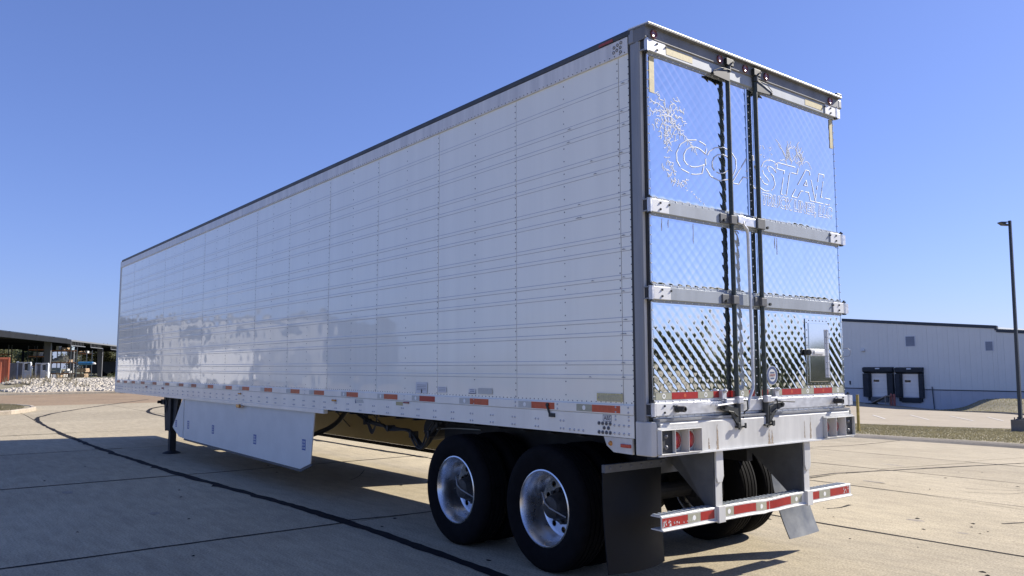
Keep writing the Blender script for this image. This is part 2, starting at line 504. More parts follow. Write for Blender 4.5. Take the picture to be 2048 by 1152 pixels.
ground = struct(g.build('ground', 'field', smooth=True, fixn=False))

# concrete yard: one slab object per pour, dark filler in the joints
pave = bpy.data.objects.new('pavement', None); COL.objects.link(pave); pave['kind'] = 'structure'; ROOT[pave] = (0, 0, 0)
YS = [21.3, 17.4, 13.4, 9.45, 5.5, 1.6, -2.3, -7.55, -11.25, -15.3, -18.75]
XL = [-15.7, -10.78, -5.83, -.88, 4.07, 9.02, 13.97, 18.92, 23.87, 28.8, 36.0]
XR = [-16.9, -11.95, -7.0, 2.85, 7.7, 12.75, 17.7, 22.65, 27.6, 36.0]
rs = random.Random(3)
jb = MB()
GAP = 0.016
YB = [(-20, 1.7), (-5.83, 1.7), (-.88, 1.66), (4.07, 1.55), (9.02, 1.83), (13.97, 1.97), (18.92, 1.94), (23.87, 1.78), (28.8, 1.55), (40, 1.5)]
def yedge(y, x):
    if abs(y - 1.6) > .01: return y
    for (xa, ya), (xb, yb_) in zip(YB, YB[1:]):
        if x <= xb: return ya + (yb_ - ya) * (x - xa) / (xb - xa)
    return y
for k in range(len(YS) - 1):
    y1, y0 = YS[k], YS[k + 1]
    xs = [x for x in XL if x != -.88 or k != 5] if y1 > -2.0 else [x + (.18 * (k % 3) if i not in (0, 9) else 0) for i, x in enumerate(XR)]
    for i in range(len(xs) - 1):
        x0, x1 = xs[i], xs[i + 1]
        dz = rs.uniform(-.0012, .0012)
        b = MB()
        gx_, gy_ = GAP, GAP * (0.9 if k % 2 else 1.1)
        nxs = 2; nys = 2
        a0, a1, c0, c1 = x0 + gx_, x1 - gx_, y0 + gy_, y1 - gy_
        # slightly ragged edges: subdivide the outline
        n = 10
        ring = []
        for t in range(n): ring.append((a0 + (a1 - a0) * t / n, c0))
        for t in range(n): ring.append((a1, c0 + (c1 - c0) * t / n))
        for t in range(n): ring.append((a1 - (a1 - a0) * t / n, c1))
        for t in range(n): ring.append((a0, c1 - (c1 - c0) * t / n))
        ring = [(x + rs.uniform(-.004, .004), yedge(y1, x) + (y - y1) * ((yedge(y1, x) - yedge(y0, x)) / (y1 - y0)) + rs.uniform(-.004, .004)) for x, y in ring]
        m_ = len(ring)
        vs = [(x, y, h(x, y) + dz) for x, y in ring] + [(x, y, h(x, y) - .05) for x, y in ring]
        b.add(vs, [tuple(range(m_))] + [(t + m_, (t + 1) % m_ + m_, (t + 1) % m_, t) for t in range(m_)])
        b.build('slab', 'concrete', pave)
        jb.add([(x0, y0, h(x0, y0) - .013), (x1, y0, h(x1, y0) - .013), (x1, y1, h(x1, y1) - .013), (x0, y1, h(x0, y1) - .013)], [(0, 1, 2, 3)])
jb.build('joint_filler', 'joint', pave)

def ribbon(name, pts, w, m, dz=.004, jag=.3, seed=1, parent=None, step=.12):
    r_ = random.Random(seed)
    P = [Vector((p[0], p[1])) for p in pts]
    # Catmull-Rom resample
    out = []
    for i in range(len(P) - 1):
        p0 = P[max(i - 1, 0)]; p1 = P[i]; p2 = P[i + 1]; p3 = P[min(i + 2, len(P) - 1)]
        n = max(2, int((p2 - p1).length / step))
        for k in range(n):
            t = k / n
            out.append(.5 * ((2 * p1) + (-p0 + p2) * t + (2 * p0 - 5 * p1 + 4 * p2 - p3) * t * t + (-p0 + 3 * p1 - 3 * p2 + p3) * t ** 3))
    out.append(P[-1])
    b = MB(); vs = []
    wl = wr = 0
    for i, p in enumerate(out):
        d = (out[min(i + 1, len(out) - 1)] - out[max(i - 1, 0)]).normalized()
        nrm = Vector((-d.y, d.x))
        wl = wl * .7 + r_.uniform(-jag, jag) * .6; wr = wr * .7 + r_.uniform(-jag, jag) * .6
        spike = r_.random() < .04
        a = p + nrm * w * .5 * (1 + wl + (r_.uniform(.3, 1.0) if spike else 0)); c = p - nrm * w * .5 * (1 + wr)
        for q in (a, c): vs.append((q.x, q.y, h(q.x, q.y) + dz))
    b.add(vs, [(2 * i, 2 * i + 1, 2 * i + 3, 2 * i + 2) for i in range(len(out) - 1)])
    o = b.build(name, m, parent)
    if parent is None: struct(o)
    return o

ribbon('tar_seam', [(-8, 1.7), (-3, 1.68), (-.88, 1.66), (1.6, 1.60), (4.07, 1.55), (6.6, 1.67), (9.02, 1.83), (11.5, 1.91), (13.97, 1.97), (16.4, 1.96), (18.92, 1.94), (21.4, 1.86), (23.87, 1.75), (26.2, 1.50), (27.6, 1.1), (29.4, .45), (34, -1.83), (40, -5.2)], .115, 'tar', jag=.45, seed=4)
ribbon('tar_seam', [(8.7, -2.3), (14, -2.2), (19, -2.0), (23.5, -1.95), (26.4, -2.05), (28.0, -2.3), (29.3, -2.65), (31.2, -3.4), (34.5, -5.5)], .12, 'tar', jag=.4, seed=8)
ribbon('tar_seam', [(3.05, -2.4), (2.98, -5.0), (2.82, -7.5), (2.7, -9.6), (2.55, -12.0), (2.4, -15.4)], .05, 'tar', jag=.6, seed=11)
ribbon('tar_seam', [(4.09, -2.2), (4.05, .5), (4.18, 1.5)], .035, 'tar', jag=.5, seed=12)
ribbon('tar_seam', [(6.7, -11.3), (6.9, -14.0), (7.9, -18.6)], .035, 'tar', jag=.5, seed=13)
ribbon('hairline_crack', [(9.4, -5.2), (5.5, -5.12), (2.2, -5.03), (1.3, -5.0), (-.1, -4.97), (-5, -4.8)], .022, 'joint', jag=.6, seed=14)
for x_, y_a, y_b, w_ in ((4.07, 1.6, 5.5, .04), (9.02, 1.6, 9.4, .04), (13.97, 1.6, 13.4, .04), (18.92, 1.6, 13.4, .035), (9.02, -2.3, 1.6, .035)):
    ribbon('tar_seam', line((x_ + .01, y_a), (x_ - .01, y_b), 6), w_, 'tar', jag=.5, seed=int(x_ * 7))
for y_, x_a, x_b, w_ in ((-2.29, -6, 8.5, .035), (-7.56, -5, 12, .035), (-11.25, -4, 14, .03), (-2.3, 8.5, 26, .03)):
    ribbon('tar_seam', line((x_a, y_), (x_b, y_ + .02), 8), w_, 'tar', jag=.5, seed=int(-y_ * 7))
for pts_, w_ in (([(1.0, -5.9), (.6, -6.3), (.45, -6.9), (.1, -7.3)], .018), ([(-.25, -3.7), (-.33, -3.85), (-.42, -4.1)], .03), ([(1.35, -3.1), (1.3, -3.3), (1.32, -3.55)], .03), ([(7.8, -.6), (7.2, -.2), (6.9, .1)], .012)):
    ribbon('hairline_crack', pts_, w_, 'joint', jag=.9, seed=int(pts_[0][0] * 10) + 50, step=.05)
# tyre scuffs and drips: thin flat marks lying on the slabs
def blot(x, y, rx, ry, m, seed, nm):
    r_ = random.Random(seed); n = 18
    b = MB(); b.add([(x + rx * r_.uniform(.75, 1.2) * cos(2 * pi * k / n), y + ry * r_.uniform(.75, 1.2) * sin(2 * pi * k / n), h(x, y) + .0025) for k in range(n)], [tuple(range(n))])
    struct(b.build(nm, m))
for i, (x, y, rx, ry) in enumerate(((2.1, -5.6, .16, .05), (.4, -3.2, .09, .05), (-.2, -2.9, .05, .03), (3.4, -8.7, .22, .07), (5.9, 3.0, .10, .06), (1.9, 2.9, .07, .05), (8.2, 3.5, .14, .07), (-.4, -5.6, .07, .04), (1.2, -9.4, .12, .05))):
    blot(x, y, rx, ry, 'stain', 90 + i, 'oil_stain')
# small dark spots and bits of grit lying on the yard
sp = MB(); rr = random.Random(21)
for i in range(70):
    x, y = (rr.uniform(-2, 3), rr.uniform(-9, 0)) if i < 40 else (rr.uniform(-1, 12), rr.uniform(-1, 5))
    r0 = rr.uniform(.008, .026)
    n = 7
    vs = [(x + r0 * rr.uniform(.5, 1.6) * cos(2 * pi * k / n), y + r0 * rr.uniform(.4, 1.2) * sin(2 * pi * k / n), h(x, y) + .003) for k in range(n)]
    vs.append((x, y, h(x, y) + .003 + r0 * .35))
    sp.add(vs, [(k, (k + 1) % n, n) for k in range(n)])
struct(sp.build('grit', 'tar'), 'stuff')

def sheet(name, poly_fn, nx_, ny_, m, dz):
    b = MB()
    vs = []
    for j in range(ny_ + 1):
        for i in range(nx_ + 1):
            x, y = poly_fn(i / nx_, j / ny_)
            vs.append((x, y, h(x, y) + dz(x, y) if callable(dz) else h(x, y) + dz))
    b.add(vs, [(j * (nx_ + 1) + i, j * (nx_ + 1) + i + 1, (j + 1) * (nx_ + 1) + i + 1, (j + 1) * (nx_ + 1) + i) for j in range(ny_) for i in range(nx_)])
    return b.build(name, m, smooth=True)

# dusty lane crossing behind the yard, and the sloping lot by the warehouse
struct(sheet('lane', lambda u, v: (36.0 + 16.2 * u, -40 + 90 * v), 8, 45, 'road', lambda x, y: 0.0))
struct(sheet('parking_lot', lambda u, v: (-40 + 116 * u, -103 + 82 * v), 58, 60, 'concrete_far', lambda x, y: -.01))

def kerb_line(name, pts, w, ht, m, parent=None, roll=None):
    """a kerb of rounded section following pts (x, y); joined end to end"""
    P = [Vector(p) for p in pts]
    prof = [(-.5 * w, -.10), (-.5 * w, ht - .03), (-.5 * w + .03, ht), (.5 * w - .03, ht), (.5 * w, ht - .03), (.5 * w, -.10)]
    if roll: prof = [(-.5 * w, -.10), (-.5 * w, .005), (-.5 * w + roll * .5, ht * .62), (-.5 * w + roll, ht), (.5 * w, ht), (.5 * w, -.10)][::1] if roll > 0 else [(-.5 * w, -.10), (-.5 * w, ht), (.5 * w + roll, ht), (.5 * w + roll * .5, ht * .62), (.5 * w, .005), (.5 * w, -.10)]
    vs = []; n = len(prof)
    for i, p in enumerate(P):
        d = (P[min(i + 1, len(P) - 1)] - P[max(i - 1, 0)]).normalized()
        nr = Vector((-d.y, d.x))
        for t, z in prof:
            q = p + nr * t
            vs.append((q.x, q.y, h(p.x, p.y) + z))
    b = MB()
    fs = []
    for i in range(len(P) - 1):
        for k in range(n - 1):
            fs.append((i * n + k, i * n + k + 1, (i + 1) * n + k + 1, (i + 1) * n + k))
    fs.append(tuple(range(n))); fs.append(tuple(range((len(P) - 1) * n, len(P) * n))[::-1])
    b.add(vs, fs)
    o = b.build(name, m, parent)
    if parent is None: struct(o)
    return o

def poly_mesh(name, ring, m, dz, centre=None):
    b = MB(); n = len(ring)
    cx = sum(p[0] for p in ring) / n; cy = sum(p[1] for p in ring) / n
    if centre: cx, cy = centre
    lv = 6
    vs = []
    for k in range(lv):
        t = 1 - k / lv
        for x, y in ring:
            X, Y = cx + (x - cx) * t, cy + (y - cy) * t
            vs.append((X, Y, h(X, Y) + (dz(X, Y) if callable(dz) else dz)))
    vs.append((cx, cy, h(cx, cy) + (dz(cx, cy) if callable(dz) else dz)))
    fs = []
    for k in range(lv - 1):
        for i in range(n): fs.append((k * n + i, k * n + (i + 1) % n, (k + 1) * n + (i + 1) % n, (k + 1) * n + i))
    for i in range(n): fs.append(((lv - 1) * n + i, (lv - 1) * n + (i + 1) % n, lv * n))
    b.add(vs, fs)
    return b.build(name, m, smooth=True)

# grass strip between yard and lot
KF = line((-30, -19.35), (5.5, -19.2), 30) + line((6.5, -19.15), (12, -18.2), 6) + line((14, -17.6), (34, -12), 10)
kerb_line('kerb', [(x, y + .72) for x, y in KF], .42, .10, 'kerb', roll=-.26)
STRIP = line((34, -11.7), (14, -17.2), 10) + line((12, -17.8), (6.5, -18.7), 6) + line((5.5, -18.75), (-30, -18.9), 20) + line((-30, -60), (10.1, -32.6), 24) + line((10.3, -32.4), (14.7, -28.1), 6) + line((15, -27.8), (34, -20), 8)
struct(poly_mesh('lawn_strip', STRIP, 'grassbase', .11, centre=(9.0, -24.5)))
kerb_line('kerb', line((-30, -60.1), (10.1, -32.7), 24) + line((10.3, -32.5), (14.8, -28.15), 6) + line((15.1, -27.85), (34, -20.1), 8), .15, .12, 'kerb')
def tufts(name, n, pick, hgt, m, seed, base):
    r_ = random.Random(seed); b = MB()
    for _ in range(n):
        x, y = pick(r_)
        z = h(x, y) + base
        hh = hgt * r_.uniform(.4, 1.2); a = r_.uniform(0, 2 * pi); w = .012 + .02 * r_.random()
        lx, ly = r_.uniform(-.6, .6) * hh, r_.uniform(-.6, .6) * hh
        for k in range(2):
            a += 1.3
            dx, dy = cos(a) * w, sin(a) * w
            b.v += [(x - dx, y - dy, z - .01), (x + dx, y + dy, z - .01), (x + lx, y + ly, z + hh)]
            i = len(b.v) - 3; b.f.append((i, i + 1, i + 2)); b.mi.append(0)
    return struct(b.build(name, m, fixn=False), 'stuff')
def pick_strip(r_):
    while True:
        x, y = r_.uniform(-1, 16), r_.uniform(-33, -17.5)
        yn = -18.85 if x < 6 else -18.7 + (x - 6) * .17
        yf = -32.6 + (x - 10.1) * .97 if x > 10.1 else -32.6 - (10.1 - x) * .68
        if yf + .3 < y < yn - .1: return x, y
tufts('grass', 42000, pick_strip, .032, 'grass', 5, .11)

# lawn mound in front of the warehouse
def mound_front(x):
    P_ = [(-20, -66), (22, -69), (22.3, -69.2), (35, -86.5), (37, -89.6), (40.6, -93.2), (41.5, -97.5), (41.7, -99.7)]
    for (x0, y0), (x1, y1) in zip(P_, P_[1:]):
        if x <= x1: return y0 + (y1 - y0) * (x - x0) / (x1 - x0)
    return P_[-1][1]
def mound_dz(x, y):
    return .10 + sm(0, 8, mound_front(x) - y) * 1.6 * sm(0, 1, (42.2 - x) / 8.0) * sm(70, 90, -y)
def mound_pt(u, v):
    x = -20 + 61.6 * (1 - (1 - u) ** 1.6); y = mound_front(x)
    return x, y + (-99.9 - y) * v
struct(sheet('lawn_mound', mound_pt, 60, 22, 'grassbase', mound_dz))
kerb_line('kerb', line((41.3, -94.6), (40.7, -93.1), 2) + line((40.6, -93.0), (37, -89.4), 4) + line((35, -86.2), (22.3, -68.9), 12) + line((22, -68.7), (-20, -65.7), 8), .2, .13, 'kerb')
def pick_mound(r_):
    while True:
        x, y = r_.uniform(22, 41), r_.uniform(-99, -70)
        if y < mound_front(x) - .2: return x, y
def tufts_m():
    r_ = random.Random(9); b = MB()
    for _ in range(9000):
        x, y = pick_mound(r_); z = h(x, y) + mound_dz(x, y)
        hh = .09 * r_.uniform(.4, 1.1); a = r_.uniform(0, pi); w = .04
        b.v += [(x - cos(a) * w, y - sin(a) * w, z - .02), (x + cos(a) * w, y + sin(a) * w, z - .02), (x + r_.uniform(-.05, .05), y, z + hh)]
        i = len(b.v) - 3; b.f.append((i, i + 1, i + 2)); b.mi.append(0)
    struct(b.build('grass', 'grass', fixn=False), 'stuff')
tufts_m()

# parking bay lines
for p, q in (((24.1, -47.8), (19.66, -40.7)), ((23.7, -52.3), (18.2, -43.0)), ((22.0, -54.6), (16.7, -45.3)), ((20.3, -56.6), (16.2, -48.3)), ((25.4, -46.4), (22.2, -41.0))):
    ribbon('parking_line', line(p, q, 4), .12, 'linepaint', dz=.006, jag=.05, seed=3, step=.5)

# island with kerb at the left edge of the yard
ISL = [(30.6, 1.35), (29.4, 1.9), (29.0, 3.2), (29.0, 14), (29.0, 26), (37.2, 26), (37.2, 14), (37.2, 3.6), (36.4, 2.1), (34.8, 1.2), (33.2, .85), (31.8, .95)]
struct(poly_mesh('lawn_island', ISL, 'grassbase', .12, centre=(33.2, 12)))
kerb_line('kerb', [(29.0, 26), (29.0, 14), (29.0, 3.2), (29.35, 1.95), (30.6, 1.3), (31.8, .9), (33.2, .8), (34.8, 1.12), (36.45, 2.05), (37.25, 3.6), (37.25, 14), (37.25, 26)], .18, .14, 'kerb_pale')
def pick_isl(r_):
    while True:
        x, y = r_.uniform(29.3, 37), r_.uniform(1.0, 9)
        if y > 1.1 + .16 * (x - 33.2) ** 2 * .35: return x, y
tufts('grass', 12000, pick_isl, .04, 'grass', 15, .12)

# kerb and verge on the far side of the lane
kerb_line('kerb', line((52.3, 40), (52.5, -6.6), 20) + [(52.1, -7.2), (51.0, -7.6), (49.6, -7.75)], .18, .15, 'kerb_pale')
VER = line((52.4, 40), (52.6, -6.8), 12) + [(52, -8), (55, -16), (70, -22), (104, -30), (108, 0), (104, 40)]
def ver_dz(x, y): return .10 - h(x, y) * .9 + .56 * sm(53, 66, x) * (1 - sm(72, 84, x)) * sm(0, 1, (1.5 - y) / 5.0)
struct(poly_mesh('verge', VER, 'grassbase', ver_dz, centre=(68, -6)))
# ================================================================== TRAILER
T = thing('semi_trailer', 'long white refrigerated semi trailer with polished quilted rear doors, parked on the concrete yard', 'trailer', (8.0, 0, 0))
L0, L1 = 0.19, 16.28
ZB, ZT = 1.35, 3.935
b = MB(); b.box(.13, L1 - .02, -1.285, 1.283, 1.16, 4.07); b.build('body', 'white', T)
b = MB(); b.box(.2, L1, -1.30, -1.287, 1.11, 4.07)
b.build('side_wall', 'white', T)
b = MB(); b.box(.1, L1 + .01, -1.31, 1.297, 4.071, 4.098); b.build('roof', 'white_rail', T, bevel=.008)
b = MB(); b.box(L1 - .018, L1 + .012, -1.30, 1.30, 1.12, 4.07); b.build('front_wall', 'white', T)

# --- side panels: pressed beads, slight oil-canning between the fasteners
RIDGES = [3.725, 3.515, 3.41, 3.205, 3.097, 2.887, 2.783, 2.583, 2.48, 2.277, 2.175, 1.967, 1.865, 1.656, 1.552]
SEAMS = [L0, .30] + [1.53 + 1.2215 * i for i in range(12)] + [L1 - .01]
zs = [ZB]
def addz(z):
    if z > zs[-1] + .001: zs.append(z)
for rz in RIDGES[::-1]:
    lo = zs[-1]; hi = rz - .023
    n = max(1, int(round((hi - lo) / .035)))
    addz(lo + .003) if lo > ZB else None
    for k in range(1, n + 1): addz(lo + (hi - lo) * k / n)
    for d in (-.0195, -.0175, -.0125, -.0105, .0105, .0125, .0175, .0195, .023): addz(rz + d)
lo = zs[-1]
for k in range(1, 7): addz(lo + (ZT - lo) * k / 6)
def ridge(z):
    for rz in RIDGES:
        d = abs(z - rz)
        if d < .0185: return .0017 if d < .0127 else .0002
    return 0.0
rw = random.Random(5)
def bulge_field():
    cells = {}
    return cells
def panel(x0, x1, idx):
    n = max(3, int((x1 - x0) / .042))
    xs = [x0 + .0025 + (x1 - x0 - .005) * i / n for i in range(n + 1)]
    amp = {}
    bounds = [ZB] + RIDGES[::-1] + [ZT]
    b = MB()
    for z in zs:
        for x in xs:
            d = ridge(z)
            # oil-canning: one or two shallow pillows per fastener bay and bead bay
            for k in range(len(bounds) - 1):
                if bounds[k] <= z <= bounds[k + 1]:
                    t = (z - bounds[k]) / (bounds[k + 1] - bounds[k]); break
            bay = int((x - x0) / .3054)
            u = ((x - x0) / .3054) % 1.0
            key = (k, bay)
            if key not in amp:
                wide = bounds[k + 1] - bounds[k] > .15
                low = 1.0 if bounds[k] < 2.7 else .45
                amp[key] = (rw.uniform(.25, 1.0) * (.0020 if wide else .0009) * low * (.55 + .45 * sm(3, 9, x)) * rw.choice((1, 1, -1)), rw.uniform(.7, 1.4))
            A, pw = amp[key]
            d += A * (sin(pi * u) ** 2) * (sin(pi * t) ** 2)
            d += .0011 * sin(x * 1.7 + z * 2.3 + idx) * sin(z * 3.1) + .00035 * sin(x * 9.1 + idx * 2) * sin(z * 11.3 + idx)
            b.v.append((x, 1.290 + d, z))
    m = n + 1
    for j in range(len(zs) - 1):
        for i in range(n):
            zc_ = (zs[j] + zs[j + 1]) / 2
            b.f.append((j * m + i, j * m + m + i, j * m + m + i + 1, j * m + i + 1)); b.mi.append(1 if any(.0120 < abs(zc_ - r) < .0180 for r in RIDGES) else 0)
    # returned edges so that the sheet has thickness
    base = len(b.v)
    for j, z in enumerate(zs):
        for i in (0, n):
            v = b.v[j * m + i]; b.v.append((v[0], 1.2825, v[2]))
    for j in range(len(zs) - 1):
        b.f.append((j * m, base + 2 * j, base + 2 * j + 2, (j + 1) * m)); b.mi.append(0)
        b.f.append(((j + 1) * m + n, base + 2 * j + 3, base + 2 * j + 1, j * m + n)); b.mi.append(0)
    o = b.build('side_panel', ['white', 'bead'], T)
    smooth_by_angle(o, 50)
    return o
for i in range(len(SEAMS) - 1): panel(SEAMS[i], SEAMS[i + 1], i)
# dark seam line under each lapped joint
b = MB()
for x in SEAMS[1:-1]: b.box(x - .003, x + .003, 1.2832, 1.2868, ZB, ZT)
struct(b.build('seam_shadow_gap', 'gasket', T), 'stuff')

# --- rails along the side
b = MB(); b.prism([(1.2835, 3.93), (1.304, 3.932), (1.306, 3.945), (1.306, 4.055), (1.2835, 4.058)], 'x', L0, L1)
b.build('top_rail', 'top_rail', T)
b = MB(); b.prism([(1.2835, 4.059), (1.311, 4.059), (1.314, 4.085), (1.305, 4.104), (1.2835, 4.104)], 'x', .16, L1 - .12)
b.build('roof_edge', 'roof_rail', T)
b = MB(); b.box(.33, .48, 1.3145, 1.316, 4.062, 4.082); b.build('reflector_tape', 'maroon', T)
b = MB()
b.prism([(1.2835, 1.282), (1.3005, 1.282), (1.3055, 1.287), (1.3055, 1.350), (1.300, 1.356), (1.2835, 1.356)], 'x', L0, L1)
b.build('belt_rail', 'white_rail', T)
b = MB()
b.prism([(1.2835, 1.122), (1.302, 1.122), (1.302, 1.280), (1.2835, 1.280)], 'x', L0, L1)
b.build('bottom_rail', 'white_rail', T)
b = MB(); b.prism([(1.25, 1.072), (1.306, 1.072), (1.306, 1.118), (1.302, 1.121), (1.25, 1.121)], 'x', 5.24, L1 - .02)
b.build('skirt_rail', 'white_rail', T)
b = MB(); b.box(L1 - .012, L1 + .014, 1.285, 1.309, 1.08, 4.07); b.build('corner_post', 'top_rail', T, bevel=.004)

# --- rivets
b = MB()
Y = 1.2900
for x in SEAMS[1:-1]:
    z = ZB + .03
    while z < ZT - .01:
        if all(abs(z - r) > .013 for r in RIDGES): b.dome((x + .014, Y - .0005, z), (0, 1, 0), .0066, .0045, 5)
        z += .0545
for i in range(len(SEAMS) - 1):
    if SEAMS[i + 1] - SEAMS[i] < .5: continue
    x = (SEAMS[i] + SEAMS[i + 1]) / 2; z = ZB + .06
    while z < ZT:
        if all(abs(z - r) > .013 for r in RIDGES): b.dome((x, Y - .001, z), (0, 1, 0), .0068, .005, 6)
        z += .103
z = ZB + .03
while z < ZT: b.dome((L0 + .012, Y, z), (0, 1, 0), .005, .004, 5); z += .0545
x = L0 + .03
while x < L1:
    b.dome((x, Y - .0005, 1.368), (0, 1, 0), .0055, .005, 5)
    b.dome((x, 1.3058, 3.944), (0, 1, 0), .0055, .005, 5)
    x += .0515 if x < 9 else .103
struct(b.build('rivet', 'rivet', T, smooth=True, fixn=False), 'stuff')
b = MB()
x = .95
while x < 16.0:
    for dx in (-.018, .018):
        for z in (1.150, 1.210): b.dome((x + dx, 1.302, z), (0, 1, 0), .0092, .008, 8)
    x += .305
for x in [.24 + .0475 * i for i in range(5)] + [.66 + .05 * i for i in range(1, 5)]:
    b.dome((x, 1.302, 1.148), (0, 1, 0), .0105, .009, 8)
    if x < .45: b.dome((x, 1.302, 1.205), (0, 1, 0), .0105, .009, 8)
for x in (.24, .37): 
    for z in (1.245, 1.27): b.dome((x, 1.302, z), (0, 1, 0), .009, .007, 8)
for x in (.24, .365, 1.0, 1.53):
    for z in (1.30, 1.335): b.dome((x, 1.3055, z), (0, 1, 0), .009, .007, 8)
for i in range(2, 14):
    x = SEAMS[i] + .6
    for z in (1.30, 1.335): b.dome((x, 1.3055, z), (0, 1, 0), .007, .006, 6)
for x in [L1 - .1 - .055 * i for i in range(12)]:
    b.dome((x, 1.302, 1.16), (0, 1, 0), .009, .007, 6); b.dome((x, 1.302, 1.215), (0, 1, 0), .009, .007, 6)
struct(b.build('rail_bolt', 'bolt', T, smooth=True, fixn=False), 'stuff')
b = MB()
for dx, dz in [(.425, 1.213), (.463, 1.213), (.502, 1.213), (.54, 1.213), (.442, 1.181), (.487, 1.181), (.425, 1.148), (.463, 1.148), (.502, 1.148), (.54, 1.148)]:
    b.lathe([(.0135, 0), (.0135, .005), (.0105, .006)], (dx, 1.302, dz), 10)
    b.dome((dx, 1.304, dz), (0, 1, 0), .010, .009, 8)
for dx, dz in [(.255, 4.03), (.29, 4.022), (.325, 4.012), (.262, 3.995), (.297, 3.985), (.33, 3.975), (.26, 3.96)]:
    b.lathe([(.0125, 0), (.0125, .004), (.009, .005)], (dx, 1.306, dz), 10)
struct(b.build('collar_bolt', 'rivet', T), 'stuff')

# --- reflective tape along the belt rail
TAPE = [(.32, .61), (1.035, 1.32), (1.91, 2.19), (2.775, 3.055), (3.485, 3.767), (4.357, 4.638), (5.233, 5.515), (5.952, 6.238), (6.87, 7.15), (7.74, 8.025), (8.475, 8.755), (9.35, 9.63), (10.24, 10.52), (10.98, 11.26), (11.87, 12.145), (12.76, 13.05), (13.66, 13.95), (14.45, 14.75), (15.15, 15.45), (15.83, 16.1)]
for i, (a, c) in enumerate(TAPE):
    b = MB(); b.box(a, c, 1.306, 1.3068, 1.2925, 1.345)
    b.build('reflector_tape', 'maroon' if i > 11 else ('orange' if i not in (3,) else 'red'), T)
    w = .17 if i < 3 else .145
    b = MB(); b.box(c + .002, c + w, 1.306, 1.3068, 1.2925, 1.345)
    b.build('reflector_tape', 'silver_tape' if i < 1 else 'pale_tape', T)
    if i < 6:
        b = MB(); b.lathe([(0, .0012), (.016, .0012), (.018, 0)], (c + w * .52, 1.3068, 1.319), 14)
        b.build('tape_mark', 'tape_mark', T)
# latch hook, markers, stickers
b = MB(); b.box(1.03, 1.10, 1.302, 1.312, 1.232, 1.262); b.bar((1.085, 1.316, 1.262), (1.115, 1.316, 1.318), .016, .008, (0, 1, 0)); b.lathe([(0, .008), (.017, .008), (.017, 0)], (1.115, 1.308, 1.325), 12)
b.build('hook_bracket', 'black', T)
lettering('ABS', .044, (.490, 1.3032, 1.2385), 'left', 'ink', T, width=.068)
b = MB()
b.box(.412, .50, 1.3022, 1.3028, 1.272, 1.2755); b.box(.412, .50, 1.3022, 1.3028, 1.228, 1.2315); b.box(.412, .4155, 1.3022, 1.3028, 1.2315, 1.272); b.box(.4965, .50, 1.3022, 1.3028, 1.2315, 1.272)
b.build('label_border', 'ink', T)
b = MB(); b.box(.4155, .4965, 1.302, 1.3024, 1.2315, 1.272); b.build('label_plate', 'sticker_w', T)
dp = MB(); dp.box(.30, .565, 1.2975, 1.299, 1.374, 1.432); dp = dp.build('data_plate', 'brass', T)
b = MB()
for i in range(5): b.box(.32, .545, 1.299, 1.2995, 1.381 + i * .009, 1.3835 + i * .009)
b.dome((.545, 1.299, 1.40), (0, 1, 0), .006, .004, 6)
b.build('engraved_text', 'sticker_g', dp)
st = MB(); st.box(2.93, 3.14, 1.2965, 1.2975, 1.368, 1.478); st = st.build('sticker', 'sticker_w', T)
b = MB()
for i in range(4): b.box(2.95, 3.12, 1.2975, 1.298, 1.447 - i * .0155, 1.453 - i * .0155)
b.box(3.02, 3.04, 1.2975, 1.2982, 1.375, 1.40)
b.build('sticker_print', 'sticker_g', st)
b = MB(); b.prism([(3.02, 1.372), (3.04, 1.372), (3.04, 1.40), (3.045, 1.40), (3.03, 1.412), (3.015, 1.40), (3.02, 1.40)], 'y', 1.2975, 1.2984); b.build('sticker_arrow', 'ink', st)
st = MB(); st.box(2.59, 2.74, 1.2965, 1.2972, 1.385, 1.44); st = st.build('sticker', 'sticker_w', T)
b = MB()
for i in range(3): b.box(2.61, 2.72, 1.2972, 1.2976, 1.428 - i * .014, 1.432 - i * .014)
b.build('sticker_print', 'sticker_g', st)
st = MB(); st.box(2.12, 2.22, 1.2965, 1.2972, 1.388, 1.43); st = st.build('sticker', 'sticker_w', T)
b = MB(); b.box(2.115, 2.225, 1.2972, 1.2977, 1.386, 1.393); b.box(2.14, 2.2, 1.2972, 1.2977, 1.405, 1.41); b.box(2.14, 2.2, 1.2972, 1.2977, 1.42, 1.424); b.build('sticker_print', 'navy', st)
b = MB(); b.box(1.87, 2.08, 1.2965, 1.297, 1.388, 1.44); b.build('sticker', 'pale_tape', T)
b = MB(); b.box(3.38, 3.52, 1.302, 1.303, 1.235, 1.272); b.build('reflector_tape', 'yellow_tape', T)
for x in (3.30, 4.95, 8.12, 12.3, 13.5):
    b = MB(); b.box(x - .05, x + .05, 1.302, 1.322, 1.228 if x > 4 else 1.262, 1.252 if x > 4 else 1.276)
    b.build('marker_lamp', 'lens_amber' if x in (4.95, 8.12) else 'maroon', T, bevel=.006)
b = MB(); b.prism([(4.22, 1.235), (4.42, 1.225), (4.42, 1.268), (4.25, 1.272)], 'y', 1.302, 1.3028); b.build('sticker', 'pale_tape', T)
b = MB(); b.prism([(4.40, 1.225), (4.43, 1.225), (4.43, 1.275)], 'y', 1.3029, 1.3034); b.build('sticker', 'navy', T)
# amber marker tucked on the skirt rail
b = MB(); b.box(8.06, 8.19, 1.307, 1.335, 1.03, 1.085); b.box(7.93, 8.05, 1.307, 1.32, 1.045, 1.06); b.build('marker_lamp', 'lens_amber', T, bevel=.01)
